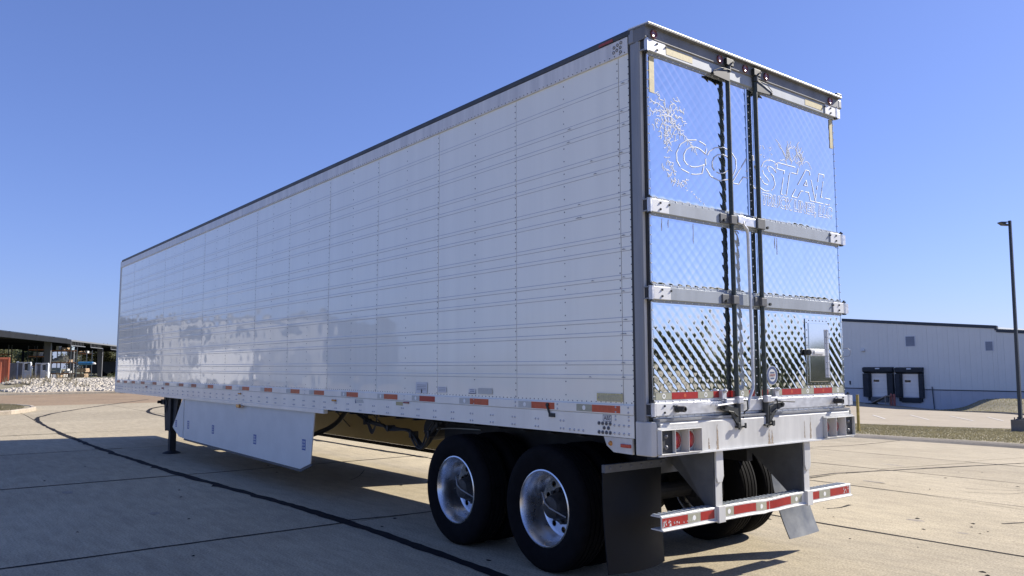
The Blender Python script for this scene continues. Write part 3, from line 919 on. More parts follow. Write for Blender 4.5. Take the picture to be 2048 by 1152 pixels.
# scuffs on the beads near the rear
b = MB(); r_ = random.Random(4)
for rz in RIDGES:
    for _ in range(2):
        x = r_.uniform(.23, .27) if r_.random() < .7 else r_.uniform(.5, .9)
        b.add([(x, 1.2962, rz - .006), (x + .03 + r_.random() * .03, 1.2962, rz - .004), (x + .02, 1.2963, rz + .004)], [(0, 2, 1)])
b.build('scuff_mark', 'sticker_g', T)

# --- plate below the rail at the rear corner
b = MB(); b.prism([(.215, 1.008), (.40, 1.012), (.47, 1.055), (.50, 1.118), (.215, 1.118)], 'y', 1.278, 1.296)
pl = b.build('corner_plate', 'galv', T)
b = MB(); b.lathe([(0, .016), (.012, .014), (.019, 0)], (.43, 1.296, 1.073), 14); b.build('marker_lamp', 'lens_amber', pl)
b = MB(); b.box(.225, .325, 1.296, 1.306, 1.052, 1.077); b.build('marker_lamp', 'lens_red', pl, bevel=.004)

# --- rear frame
b = MB(); b.box(.1665, .1905, 1.284, 1.299, 1.12, 4.06); b.build('gasket', 'gasket', T)
for s in (1, -1):
    b = MB()
    b.prism([(.166, 1.272 * s), (.078, 1.272 * s), (.078, 1.298 * s), (.086, 1.306 * s), (.108, 1.308 * s), (.114, 1.303 * s), (.166, 1.303 * s)], 'z', 1.245, 3.984)
    b.build('rear_post', 'frame_steel', T)
    b = MB(); b.box(.0755, .0778, 1.273 * s, 1.299 * s, 1.37, 3.983)
    b.build('lit_post_strip', 'galv', T)  # paler tone paints the sunlight on the post's rear face
# header: face under a projecting drip lip
b = MB()
b.prism([(.175, 3.985), (.03, 3.985), (.012, 3.998), (.012, 4.088), (.175, 4.088)], 'y', -1.308, 1.308)
b.build('rear_header', 'header_steel', T)
b = MB()
b.prism([(.175, 4.0885), (-.018, 4.080), (-.021, 4.084), (-.020, 4.091), (.175, 4.098)], 'y', -1.312, 1.312)
b.build('drip_lip', 'header_steel', T)
b = MB(); b.prism([(.175, 4.0985), (-.021, 4.0915), (-.0235, 4.093), (-.022, 4.0985), (.175, 4.108)], 'y', -1.312, 1.312)
b.build('lit_lip_edge', 'hinge', T)  # bright metal tone paints the sunlit top edge of the lip
b = MB(); b.box(.13, .176, 1.296, 1.311, 3.99, 4.088); b.build('corner_gusset', 'frame_steel', T, bevel=.003)
b = MB(); b.box(.012, .12, -1.37, -1.312, 4.0, 4.085); b.build('corner_gusset', 'frame_steel', T, bevel=.012)
b = MB(); b.box(-.02, .1, -1.32, -1.24, 4.098, 4.125); b.build('roof_fitting', 'black', T, bevel=.006)
for y in (1.22, .45, .12, -.17, -1.16):
    b = MB(); b.lathe([(.034, 0), (.034, -.006), (.028, -.014), (.026, -.006), (0, -.012)], (.012, y, 4.035), 18, axis='x')
    b.build('marker_lamp', ['lens_dark'], T, smooth=True)
b = MB()
y = 1.28
while y > -1.3:
    b.dome((-.004, y, 4.0808), (0, 0, -1), .006, .005, 5); y -= .085
struct(b.build('rivet', 'rivet', T, smooth=True), 'stuff')
b = MB(); b.box(.034, .12, -1.25, 1.25, 3.978, 3.9835); b.build('gasket', 'gasket', T)

# sill with chamfered corners
b = MB()
b.prism([(.20, 1.195), (0, 1.195), (0, 1.228), (.012, 1.245), (.20, 1.245)], 'y', -1.24, 1.24)
b.prism([(.20, 1.01), (.012, 1.010), (0, 1.0185), (.20, 1.0185)], 'y', -1.24, 1.24)
b.box(0, .20, -.81, .81, 1.0185, 1.195)
b.box(.045, .20, .81, 1.24, 1.0185, 1.195); b.box(.045, .20, -1.24, -.81, 1.0185, 1.195)
sill = b.build('rear_sill', 'galv', T)
for s in (1, -1):
    b = MB()
    b.prism([(.175, 1.2402 * s), (.045, 1.2402 * s), (.045, 1.276 * s), (0, 1.276 * s), (.03, 1.303 * s), (.175, 1.306 * s)], 'z', 1.008, 1.2445)
    b.build('corner_casting', 'galv', T, bevel=.008)
b = MB(); b.box(-.004, .06, -1.25, 1.25, 1.247, 1.262); b.build('gasket', 'frame_steel', T)
b = MB(); b.box(-.016, -.0005, -1.27, 1.27, 1.008, 1.019); b.build('sill_edge', 'hinge', T)
# rust runs
b = MB(); r_ = random.Random(12)
for y0, w, z0, z1 in ((.62, .018, 1.02, 1.20), (.72, .008, 1.03, 1.11), (-.03, .02, 1.02, 1.14), (-.07, .012, 1.02, 1.13), (-.62, .010, 1.03, 1.21), (-.53, .006, 1.04, 1.18)):
    n = 10; vs = []
    for k in range(n + 1):
        z = z0 + (z1 - z0) * k / n; ww = w * (1 - k / n) * r_.uniform(.5, 1.3) + .002
        vs += [(-.0006, y0 + ww + r_.uniform(-.004, .004), z), (-.0006, y0 - ww + r_.uniform(-.004, .004), z)]
    b.add(vs, [(2 * k, 2 * k + 1, 2 * k + 3, 2 * k + 2) for k in range(n)])
b.build('rust_stain', 'rust', T, fixn=False)

# tail lamp boxes
def tail_box(y0, y1, sgn):
    z0, z1 = 1.022, 1.192
    b = MB(); t = .006; d = -.034; K = .044
    b.box(d, K, y0, y1, z1 - t, z1); b.box(d, K, y0, y1, z0, z0 + t)
    b.box(d, K, y0, y0 + t, z0 + t, z1 - t); b.box(d, K, y1 - t, y1, z0 + t, z1 - t)
    w = (y1 - y0) / 3
    for k in (1, 2): b.box(d, K, y0 + w * k - t / 2, y0 + w * k + t / 2, z0 + t, z1 - t)
    o = b.build('tail_lamp_guard', 'galv', T, bevel=.002)
    cells = [(y0 + w * (k + .5)) for k in range(3)]
    dark = cells[2] if sgn > 0 else cells[0]
    for c in cells:
        if c == dark:
            q = MB(); q.box(-.010, K, c - w / 2 + .006, c + w / 2 - .006, z0 + .008, z1 - .008)
            so_ = q.build('socket_plate', 'gasket', o, bevel=.004)
            q = MB()
            for z in (1.07, 1.145): q.dome((-.010, c, z), (-1, 0, 0), .017, .012, 10)
            q.build('plug_socket', 'rivet', o, smooth=True)
        else:
            q = MB(); q.lathe([(.062, 0), (.062, -.012), (.055, -.016), (.05, -.024), (0, -.032)], (.0438, c, (z0 + z1) / 2), 28, axis='x')
            q.build('tail_lamp', 'lens_red', o, smooth=True)
            q = MB(); q.lathe([(.070, 0), (.070, -.014), (.063, -.014), (.063, 0)], (.0439, c, (z0 + z1) / 2), 28, axis='x')
            q.build('lamp_bezel', 'galv', o)
    b = MB(); b.box(-.012, -.0005, y0 - .01, y1 + .01, z1 + .001, z1 + .014); b.build('guard_flange', 'galv', T)
tail_box(.835, 1.272, 1)
tail_box(-1.272, -.815, -1)

# --- rear doors
XD = .05
def quilt(y0, y1, z0, z1, door, P=.094, A=.00085, seed=0):
    st = P / 14
    ny = int((y1 - y0) / st); nz = int((z1 - z0) / st)
    b = MB(); r_ = random.Random(seed)
    jit = {}
    for j in range(nz + 1):
        z = min(z0 + j * st, z1)
        for i in range(ny + 1):
            y = min(y0 + i * st, y1)
            u = (y + z) / P; v = (y - z) / P
            fu = u % 1; fv = v % 1
            key = (int(math.floor(u)), int(math.floor(v)))
            if key not in jit: jit[key] = (r_.uniform(.75, 1.2), r_.uniform(-.0006, .0006), r_.uniform(-.0006, .0006))
            k, tx, tz = jit[key]
            eu = (4 * fu * (1 - fu)) ** .7; ev = (fv / .36 if fv < .36 else (1 - fv) / .64) ** .8
            e = (4 * fu * (1 - fu)) * (4 * fv * (1 - fv))
            hgt = A * (1 + .34 * sin(y * 6.1 + seed * 1.7) * sin(z * 5.3 + seed) + .12 * sin(y * 17 + z * 11)) * (1.0 * ev + .30 * k * eu)
            hgt += .0006 * sin(y * 7.3 + seed) * sin(z * 5.1 + seed * 2)
            hgt += e * (tx * (fu - .5) + tz * (fv - .5)) * 1.5
            m = min(y - y0, y1 - y, z - z0, z1 - z)
            if m < .012: hgt *= m / .012
            b.v.append((XD - .0015 - hgt, y, z))
    m = ny + 1
    for j in range(nz):
        for i in range(ny):
            b.f.append((j * m + i, j * m + m + i, j * m + m + i + 1, j * m + i + 1)); b.mi.append(0)
    return b.build('quilted_panel', 'stainless', door, smooth=True, fixn=False)

BANDS = [(3.905, 3.995), (2.722, 2.818), (2.098, 2.192), (1.283, 1.373)]
def flange_rivets(b, y0, y1, z):
    y = y0 + .04
    while y < y1: b.dome((XD - .007, y, z), (-1, 0, 0), .0058, .005, 6); y += .0775
def door_(s):
    ya, yb = (.004, 1.262) if s > 0 else (-1.262, -.004)
    b = MB(); b.box(XD, .118, ya, yb, 1.275, 3.99)
    d = b.build('rear_door', 'steel_flat', T)
    # three quilted fields between the cross rails
    edges = [(BANDS[i + 1][1] + .021, BANDS[i][0] - .021) for i in range(3)]
    for k, (z0, z1) in enumerate(edges):
        q0, q1 = (ya + .078, yb - .012) if s > 0 else (ya + .012, yb - .012)
        quilt(q0, q1, z0, z1, d, A=(.0017, .0016, .0017)[k], seed=k + (10 if s > 0 else 0))
    # riveted edge trims
    b = MB()
    if s > 0: b.box(XD - .006, XD - .0003, ya + .001, ya + .075, 1.38, 3.90)
    b.box(XD - .0065, XD - .0003, yb - .011, yb - .001, 1.38, 3.90) if s > 0 else b.box(XD - .0065, XD - .0003, ya + .001, ya + .011, 1.38, 3.90)
    b.build('edge_trim', 'steel_flat', d)
    b = MB()
    z = 1.42
    while z < 3.9:
        if s > 0: b.dome((XD - .006, ya + .042, z), (-1, 0, 0), .0062, .005, 6)
        b.dome((XD - .0065, (yb - .006) if s > 0 else (ya + .006), z), (-1, 0, 0), .0055, .007, 6)
        z += .067 if s > 0 else .067
    for bz0, bz1 in BANDS:
        flange_rivets(b, ya, yb, bz0 - .010); flange_rivets(b, ya, yb, bz1 + .010)
    struct(b.build('rivet', 'hinge', d, smooth=True), 'stuff')
    # gasket round the door
    b = MB(); b.box(XD + .010, .11, yb + .001 if s > 0 else ya - .001, (yb + .009) if s > 0 else (ya - .009), 1.28, 3.983)
    b.build('gasket', 'gasket', d)
    for i, (z0, z1) in enumerate(BANDS):
        b = MB()
        b.prism([(XD - .0065, z0 - .019), (XD - .0003, z0 - .019), (XD - .0003, z1 + .019), (XD - .0065, z1 + .019), (XD - .0068, z1 + .003), (XD - .026, z1 - .004), (XD - .026, z0 + .004), (XD - .0068, z0 - .003)], 'y', ya + .002, yb - .002)
        b.build('cross_rail', 'rail_grey' if i < 3 else 'alu', d)
        zc = (z0 + z1) / 2
        c0, c1 = (1.085, 1.2625) if s > 0 else (-1.2625, -1.085)
        b = MB(); b.box(XD - .034, XD - .0263, c0, c1, z0 + .001, z1 - .001)
        hp = b.build('hinge_plate', 'hinge', d, bevel=.003)
        b = MB()
        for dy, dz in ((.055, .024), (.055, -.022), (.15, .02)):
            yy = (1.252 - dy - .02) * s
            b.cyl((XD - .034, yy, zc + dz), (XD - .040, yy, zc + dz), .0085, 6); b.cyl((XD - .040, yy, zc + dz), (XD - .044, yy, zc + dz), .004, 6)
        b.build('bolt', 'black', hp)
        ky = 1.282 * s
        b = MB(); b.cyl((XD - .022, ky, z0 - .002), (XD - .022, ky, z1 + .002), .0165, 14)
        b.box(XD - .036, XD - .024, min(1.263 * s, ky), max(1.263 * s, ky), z0 + .004, z1 - .004)
        b.build('hinge_knuckle', 'alu', d)
        for z in (z0 - .012, z1 + .004):
            b = MB(); b.cyl((XD - .022, ky, z), (XD - .022, ky, z + .009), .019, 10)
            if z > z1: b.cyl((XD - .022, ky, z1 + .0125), (XD - .022, ky, z1 + .024), .008, 8)
            b.build('hinge_pin', 'black', d)
        b = MB()
        if s > 0:
            b.box(XD - .02, XD + .0254, 1.284, 1.301, z0 + .002, z0 + .010); b.box(XD - .02, XD + .0254, 1.284, 1.301, z1 - .010, z1 - .002)
            b.build('hinge_butt', 'frame_steel', T)
            b = MB(); b.box(XD - .004, XD + .0254, 1.274, 1.294, z0 + .0105, z1 - .0105); b.build('hinge_shadow_gap', 'gasket', T)
        else:
            b.box(XD - .03, XD + .03, -1.345, -1.2985, z0 + .003, z1 - .003); b.build('hinge_butt', 'alu', T)
    return d
DL = door_(1)
DR = door_(-1)

# conspicuity tape low on the doors
def dtape(y0, y1, m, door):
    b = MB(); b.box(XD - .0085, XD - .0068, y0, y1, 1.3945, 1.4425)
    b.build('reflector_tape', m, door)
    if m == 'silver_tape':
        b = MB(); b.lathe([(.010, 0), (.010, -.001), (.018, -.001), (.0185, 0)], (XD - .0086, (y0 + y1) / 2, 1.419), 14, axis='x'); b.build('tape_mark', 'tape_mark', door)
    elif y1 - y0 > .2:
        b = MB(); b.lathe([(0, -.0006), (.014, -.0006), (.0145, 0)], (XD - .0086, (y0 + y1) / 2, 1.419), 12, axis='x'); b.build('tape_mark', 'orange', door)
b = MB(); b.box(XD - .0066, XD - .0003, .08, 1.24, 1.3925, 1.4445); b.build('tape_backing', 'steel_flat', DL)
b = MB(); b.box(XD - .0066, XD - .0003, -1.24, -.016, 1.3925, 1.4445); b.build('tape_backing', 'steel_flat', DR)
for y0, y1, m in ((1.07, 1.235, 'silver_tape'), (.78, 1.068, 'red'), (.60, .778, 'silver_tape'), (.32, .598, 'red'), (.16, .318, 'silver_tape'), (.082, .158, 'red')): dtape(y0, y1, m, DL)
for y0, y1, m in ((-.10, -.018, 'red'), (-.29, -.102, 'silver_tape'), (-.57, -.292, 'red'), (-.76, -.572, 'silver_tape'), (-1.05, -.762, 'red'), (-1.238, -1.052, 'silver_tape')): dtape(y0, y1, m, DR)
# faded yellow tape at the top corners
for (y0, y1, z0, z1, d, x) in ((.77, 1.07, 3.925, 3.978, DL, XD - .0268), (-1.05, -.77, 3.925, 3.978, DR, XD - .0268), (1.185, 1.238, 3.61, 3.88, DL, XD - .0062), (-1.238, -1.19, 3.61, 3.88, DR, XD - .0062)):
    b = MB(); b.box(x - .0008, x - .0001, y0, y1, z0, z1); b.build('reflector_tape', 'yellow_tape', d)

# ghost of the removed lettering and palm decal, glue residue standing proud of the quilting
XG = XD - .0046
lettering('COASTAL', .355, (XG, .995, 3.085), 'rear', 'ghost', DR, name='ghost_lettering', width=2.12, shear=.22, outline=.0042)
lettering('TRUCK LINES, LLC', .135, (XG, -.10, 2.955), 'rear', 'ghost', DR, name='ghost_lettering', width=1.08, shear=.18, outline=.003)
r_ = random.Random(33)
b = MB()
def squig(y, z, ang, ln, n=6, w=.12, r=.0028):
    pts = [(XG, y, z)]
    for k in range(n):
        ang += r_.uniform(-w, w) * 6
        y -= cos(ang) * ln / n; z += sin(ang) * ln / n
        pts.append((XG - r_.uniform(0, .001), y, z))
    b.tube(pts, r, 4)
    k0 = len(b.v) - 4 * len(pts)
    b.v[k0:] = [(XG + (v[0] - XG) * .35, v[1], v[2]) for v in b.v[k0:]]
    return y, z
# trunk
for k in range(46):
    t = r_.random(); y = .995 + .06 * sin(t * 2.2) + r_.uniform(-.03, .03); z = 3.02 + .42 * t
    squig(y, z, r_.uniform(0, 6.28), .035, 3, .3, .003)
# crown
for k in range(12):
    a = pi / 2 + (k - 5.5) * .5
    y, z = 1.04, 3.47
    for q in range(5):
        y2 = y - cos(a) * .04; z2 = z + sin(a) * .04
        squig(y, z, a, .05, 3, .12, .0032); squig(y2, z2, a + 1.2, .028, 3, .2, .0025); squig(y2, z2, a - 1.2, .028, 3, .2, .0025)
        y, z = y2, z2; a += (-.22 if cos(a) > 0 else .22)
for k in range(14): squig(1.0 - .02 * k, 3.44 - .012 * k - .004 * (k % 3), -1.2 + r_.uniform(-.4, .4), .06, 4, .15, .003)
# curl at the foot of the palm
for k in range(22):
    t = k / 22; squig(1.11 - .28 * t, 3.05 - .10 * sin(t * 3) + .05 * (1 - t), r_.uniform(-1, 1), .04, 3, .25, .003)
for k in range(12): squig(.98 - .03 * k, 3.0 - .012 * k, -.8 + r_.uniform(-.4, .4), .022, 2, .3, .0026)
struct(b.build('ghost_palm_decal', 'ghost', DL), 'stuff')
b = MB()
for k in range(26):
    squig(-.60 + r_.uniform(-.16, .12), 3.34 + r_.uniform(0, .08), pi / 2 + r_.uniform(-.7, .7), r_.uniform(.06, .24), 5, .1, .0028)
for k in range(12): squig(-.1 - .02 * k, 3.36 + .1 * sin(k), r_.uniform(0, 6), .04, 3, .3, .0028)
struct(b.build('ghost_grass_decal', 'ghost', DR), 'stuff')
# pale drips under the rails
b = MB()
for y, z, l in ((1.13, 2.69, .09), (.78, 2.69, .15), (.30, 2.68, .5), (-.30, 2.69, .14), (-.27, 2.69, .09), (1.06, 2.69, .06)):
    b.tube([(XD - .0035, y, z), (XD - .0045, y + .002, z - l * .5), (XD - .0035, y + .003, z - l)], .003, 4)
struct(b.build('drip_mark', 'ghost', DL), 'stuff')

# lock rods with cams
def rod(y, s, door):
    x = .013
    b = MB(); b.cyl((x, y, 1.15), (x, y, 4.03), .0185, 14); o = b.build('lock_rod', 'rod', door, smooth=False)
    smooth_by_angle(o)
    # cam and keeper at the top
    b = MB()
    b.prism([(y, 3.965), (y + s * .05, 3.962), (y + s * .215, 3.905), (y + s * .225, 3.885), (y + s * .19, 3.88), (y, 3.87)], 'x', -.008, .008)
    b.tube([(-.012, y, 3.965), (-.018, y + s * .12, 3.955), (-.012, y + s * .21, 3.91)], .004, 6)
    b.cyl((x - .01, y + s * .205, 3.895), (x - .028, y + s * .205, 3.895), .01, 8)
    b.build('lock_cam', 'black', door, bevel=.002)
    b = MB(); b.cyl((x, y, 3.955), (x, y, 4.03), .029, 12); b.build('rod_collar', 'black', door)
    b = MB(); b.box(-.018, .0115, y - .045, y + .045, 4.00, 4.055); b.cyl((-.02, y - .03, 4.03), (-.03, y - .03, 4.03), .009, 6); b.build('keeper', 'black', T, bevel=.003)
    # rod guides on the cross rails
    for z0, z1 in BANDS[1:3]:
        zc = (z0 + z1) / 2
        b = MB(); b.box(-.012, XD - .0265, y - .035, y + .035, z0 + .006, z1 - .022); b.box(.012, XD - .0264, y - .035, y + .14, z0 + .006, z1 - .015) if s > 0 else b.box(.012, XD - .0264, y - .02, y + .09, z0 + .006, z1 - .015)
        b.build('rod_guide', 'under_grey', door, bevel=.004)
        b = MB(); b.cyl((-.002, y + .1 * s, zc - .02), (.014, y + .1 * s, zc - .02), .012, 8); b.build('guide_bolt', 'black', door)
    # foot of the rod: cam, keeper and clamp
    b = MB(); b.cyl((x, y, 1.165), (x, y, 1.36), .026, 12)
    b.prism([(y + s * .02, 1.315), (y + s * .20, 1.345), (y + s * .23, 1.33), (y + s * .22, 1.305), (y + s * .12, 1.285), (y + s * .045, 1.20), (y + s * .015, 1.17)], 'x', -.012, .004)
    b.tube([(-.016, y + s * .03, 1.25), (-.02, y + s * .09, 1.285), (-.016, y + s * .15, 1.295)], .005, 6)
    b.cyl((-.012, y + s * .19, 1.322), (-.024, y + s * .19, 1.322), .011, 8)
    b.build('lock_cam', 'black', door, bevel=.002)
    b = MB(); b.box(-.02, -.0006, y - .05, y + .055, 1.165, 1.178); b.box(-.035, -.0206, y + .02 * s, y + .055 * s, 1.165, 1.205); b.box(-.03, -.0205, y - .055, y - .035, 1.16, 1.20); b.build('keeper', 'black', T, bevel=.003)
    return o
rod(.352, 1, DL)
rod(-.012, -1, DR)
# turn handles, hasps and hold bars
def handle(y, s, door):
    b = MB(); b.box(-.004, XD - .027, y + s * .01, y + s * .15, 1.345, 1.385); b.box(-.028, .012, y - .03, y + .03, 1.345, 1.40)
    b.build('handle_clamp', 'alu', door, bevel=.006)
    b = MB(); b.bar((-.03, y + s * .12, 1.352), (-.036, y + s * .32, 1.342), .012, .030, (1, 0, 0))
    b.build('turn_handle', 'under_grey' if s < 0 else 'alu', door, bevel=.006)
    b = MB(); b.box(.006, XD - .0075, y + s * .135, y + s * .185, 1.385, 1.452); b.cyl((.006, y + s * .16, 1.445), (-.010, y + s * .16, 1.445), .017, 10); b.cyl((-.006, y + s * .16, 1.445), (-.02, y + s * .16, 1.445), .009, 8)
    b.build('hasp', 'alu', door, bevel=.004)
    b = MB(); yy = y - s * .06 if s > 0 else y - .09
    b.tube([(.02, yy, 1.37), (-.01, yy - .035, 1.365), (-.012, yy - .04, 1.30), (.0, yy - .01, 1.28), (.004, yy, 1.235)], .006, 6)
    b.build('hold_loop', 'black', door)
handle(.352, 1, DL)
handle(-.012, -1, DR)
b = MB()
b.tube([(.004, .245, 2.785), (-.004, .235, 2.76), (-.004, .225, 2.735), (-.004, .185, 2.705), (-.004, .172, 2.67), (-.004, .168, 2.3), (-.004, .165, 1.9), (-.004, .163, 1.50), (-.004, .168, 1.455), (-.002, .205, 1.40), (0, .22, 1.365), (.004, .225, 1.30)], .0125, 10)
o = b.build('pull_bar', 'alu', DL); smooth_by_angle(o)
b = MB(); b.prism([(.30, 2.80), (.26, 2.805), (.20, 2.80), (.205, 2.765), (.255, 2.735), (.30, 2.745)], 'x', -.014, .02); b.box(-.004, XD - .027, .06, .20, 2.73, 2.80); b.build('bar_bracket', 'alu', DL, bevel=.004)
b = MB(); b.box(-.016, XD - .027, -.055, .05, 2.725, 2.81); b.build('rod_guide_plate', 'under_grey', DR, bevel=.005)
# door stop bumpers
for y, d in ((1.04, DL), (-1.055, DR)):
    b = MB(); b.lathe([(.0, 0), (.026, 0), (.026, -.016), (.021, -.020), (.021, -.074), (.018, -.078), (.0125, -.078), (.0125, -.05), (0, -.05)], (XD - .0262, y, 1.328), 20, axis='x')
    o = b.build('bumper_stop', 'gasket', d); smooth_by_angle(o)
# vent hatch on the right door
b = MB(); b.box(XD - .011, XD - .0066, -1.03, -.665, 1.462, 2.035); VF = b.build('vent_frame', 'steel_flat', DR, bevel=.002)
b = MB(); b.box(XD - .017, XD - .0112, -.985, -.705, 1.495, 1.995); b.build('vent_hatch', 'steel_flat', DR, bevel=.004)
b = MB(); b.box(XD - .022, XD - .0172, -1.0, -.945, 1.53, 1.945); b.cyl((XD - .024, -.972, 1.53), (XD - .024, -.972, 1.945), .006, 8); b.build('vent_hinge', 'alu', DR)
b = MB(); b.box(XD - .026, XD - .0172, -.93, -.70, 1.715, 1.775); b.box(XD - .036, XD - .0262, -.9, -.75, 1.73, 1.76); b.build('vent_latch', 'hinge', DR, bevel=.006)
b = MB(); b.cyl((XD - .03, -.665, 1.745), (XD - .045, -.66, 1.745), .024, 12); b.box(XD - .03, XD - .0112, -.70, -.63, 1.72, 1.77); b.build('vent_latch_pivot', 'black', DR, bevel=.004)
b = MB()
for z in [1.48 + .065 * k for k in range(9)]:
    for y in (-.68, -1.02): b.dome((XD - .011, y, z), (-1, 0, 0), .006, .005, 6)
for z in [1.55 + .055 * k for k in range(8)]:
    for y in (-.954, -.990): b.dome((XD - .022, y, z), (-1, 0, 0), .005, .004, 6)
for y in [-.72 - .055 * k for k in range(6)]:
    for z in (1.478, 2.018): b.dome((XD - .011, y, z), (-1, 0, 0), .006, .005, 6)
struct(b.build('rivet', 'rivet', DR, smooth=True), 'stuff')
# round maker's badge
def disc(x, y, z, r0, r1, m, nm='badge_ring', t=.0008):
    b = MB(); b.lathe([(max(r0, 0.0), 0), (max(r0, 0), -t), (r1, -t), (r1, 0)], (x, y, z), 36, axis='x'); return b.build(nm, m, DR)
BX, BY, BZ = XD - .0052, -.165, 1.555
disc(BX, BY, BZ, 0, .076, 'sticker_w', 'badge'); disc(BX - .0009, BY, BZ, .05, .072, 'navy'); disc(BX - .0009, BY, BZ, 0, .040, 'pale_tape', 'badge_centre')
lettering('UTILITY', .026, (BX - .0025, BY + .036, BZ - .009), 'rear', 'red', DR, width=.072, extrude=.0004)
b = MB(); b.box(BX - .0019, BX - .001, BY - .03, BY + .03, BZ + .014, BZ + .026); b.box(BX - .0019, BX - .001, BY - .026, BY + .026, BZ - .03, BZ - .018); b.build('badge_print', 'navy', DR)
# small chain/wire at right edge
b = MB(); b.tube([(.035, -1.25, 1.785), (.01, -1.285, 1.785), (.0, -1.305, 1.77), (.0, -1.308, 1.745), (.005, -1.30, 1.72), (.035, -1.25, 1.71)], .002, 5); b.build('wire_loop', 'rivet', DR)

# --- rear impact guard
G = node('impact_guard', T)
b = MB()
n = 14
for (za, zb, xa, xb) in ((.585, .6, .035, .13), (.5, .515, .035, .13), (.515, .585, .035, .05)):
    pass
def gz(y):  # slight dent
    return -.012 * math.exp(-((y + .05) / .16) ** 2)
ys = [1.215 - 2.48 * i / 40 for i in range(41)]
prof = [(.13, .597), (.036, .600), (.030, .594), (.030, .512), (.012, .502), (.014, .497), (.13, .500), (.13, .506), (.040, .508), (.040, .588), (.13, .590)]
m = len(prof)
for y in ys:
    for x, z in prof: b.v.append((x + (.010 * math.exp(-((y + .05) / .1) ** 2)), y, z + gz(y) + (.006 if abs(y + .05) < .08 and z < .52 else 0)))
for i in range(len(ys) - 1):
    for k in range(m):
        b.f.append((i * m + k, i * m + (k + 1) % m, (i + 1) * m + (k + 1) % m, (i + 1) * m + k)); b.mi.append(0)
b.f.append(tuple(range(m))); b.mi.append(0); b.f.append(tuple(range(len(ys) * m - m, len(ys) * m))[::-1]); b.mi.append(0)
b.build('guard_bar', 'galv', G)
b = MB()
y = 1.205
while y > -1.22: b.box(.05, .125, y - .024, y, .6002, .6042); y -= .052
struct(b.build('tread_rib', 'rail_grey', G), 'stuff')
for s in (1, -1):
    yc = .582 * s
    b = MB(); b.prism([(yc - .041, 1.008), (yc + .041, 1.008), (yc + .044, .82), (yc + .026, .775), (yc - .026, .775), (yc - .046, .82)], 'x', .014, .028)
    b.build('guard_post_cap', 'galv', G, bevel=.003)
    b = MB(); b.prism([(yc - .038, 1.0), (yc + .038, 1.0), (yc + .040, .49), (yc - .040, .49)], 'x', .0285, .034); b.box(.002, .0284, yc - .040, yc + .040, .488, .605)
    b.build('guard_post', 'galv', G, bevel=.006)
    b = MB(); b.prism([(.036, 1.0), (.036, .50), (.10, .50), (.20, .60), (.66, 1.0)], 'y', yc - .05 if s > 0 else yc + .038, yc - .038 if s > 0 else yc + .05)
    b.prism([(.036, 1.0), (.036, .52), (.06, .52), (.40, 1.0)], 'y', yc + .038 if s > 0 else yc - .05, yc + .05 if s > 0 else yc - .038)
    b.build('guard_gusset', 'under_grey', G)
GT = [(1.21, .94, 'red'), (.938, .80, 'silver_tape'), (.798, .64, 'red'), (.52, .41, 'silver_tape'), (.408, .13, 'red'), (.128, -.02, 'silver_tape'), (-.022, -.34, 'red'), (-.342, -.50, 'silver_tape'), (-.64, -.76, 'red'), (-.762, -.93, 'silver_tape'), (-.932, -1.235, 'red')]
for y1, y0, m_ in GT:
    b = MB(); nn = 8; vs = []
    for k in range(nn + 1):
        y = y0 + (y1 - y0) * k / nn; dx = .010 * math.exp(-((y + .05) / .1) ** 2)
        for x, z in ((.0292, .522), (.0292, .584), (.0299, .584), (.0299, .522)): vs.append((x + dx, y, z + gz(y)))
    b.add(vs, [(k * 4 + q, k * 4 + (q + 1) % 4, (k + 1) * 4 + (q + 1) % 4, (k + 1) * 4 + q) for k in range(nn) for q in range(4)] + [(0, 1, 2, 3), (nn * 4 + 3, nn * 4 + 2, nn * 4 + 1, nn * 4)])
    b.build('reflector_tape', m_, G)
    if m_ == 'silver_tape':
        b = MB(); yc = (y0 + y1) / 2; b.lathe([(0, -.0008), (.018, -.0008), (.0185, 0)], (.0291 + .010 * math.exp(-((yc + .05) / .1) ** 2), yc, .552 + gz(yc)), 14, axis='x'); b.build('tape_mark', 'tape_mark', G)
b = MB(); r_ = random.Random(8)
for k in range(26):
    y = 1.208 - r_.random() ** 1.6 * .34; z = .522 + r_.random() * .03 * (1 if y < 1.1 else 1.3); w = r_.uniform(.006, .02)
    b.add([(.0289, y, z), (.0289, y - w, z - .004), (.0289, y - w * .6, z + r_.uniform(.006, .022))], [(0, 1, 2)])
for k in range(12):
    y = -1.235 + r_.random() * .08; z = .53 + r_.random() * .05; w = .012
    b.add([(.0289, y, z), (.0289, y + w, z - .004), (.0289, y + w * .6, z + .012)], [(0, 1, 2)])
struct(b.build('scraped_tape', 'hinge', G, fixn=False), 'stuff')

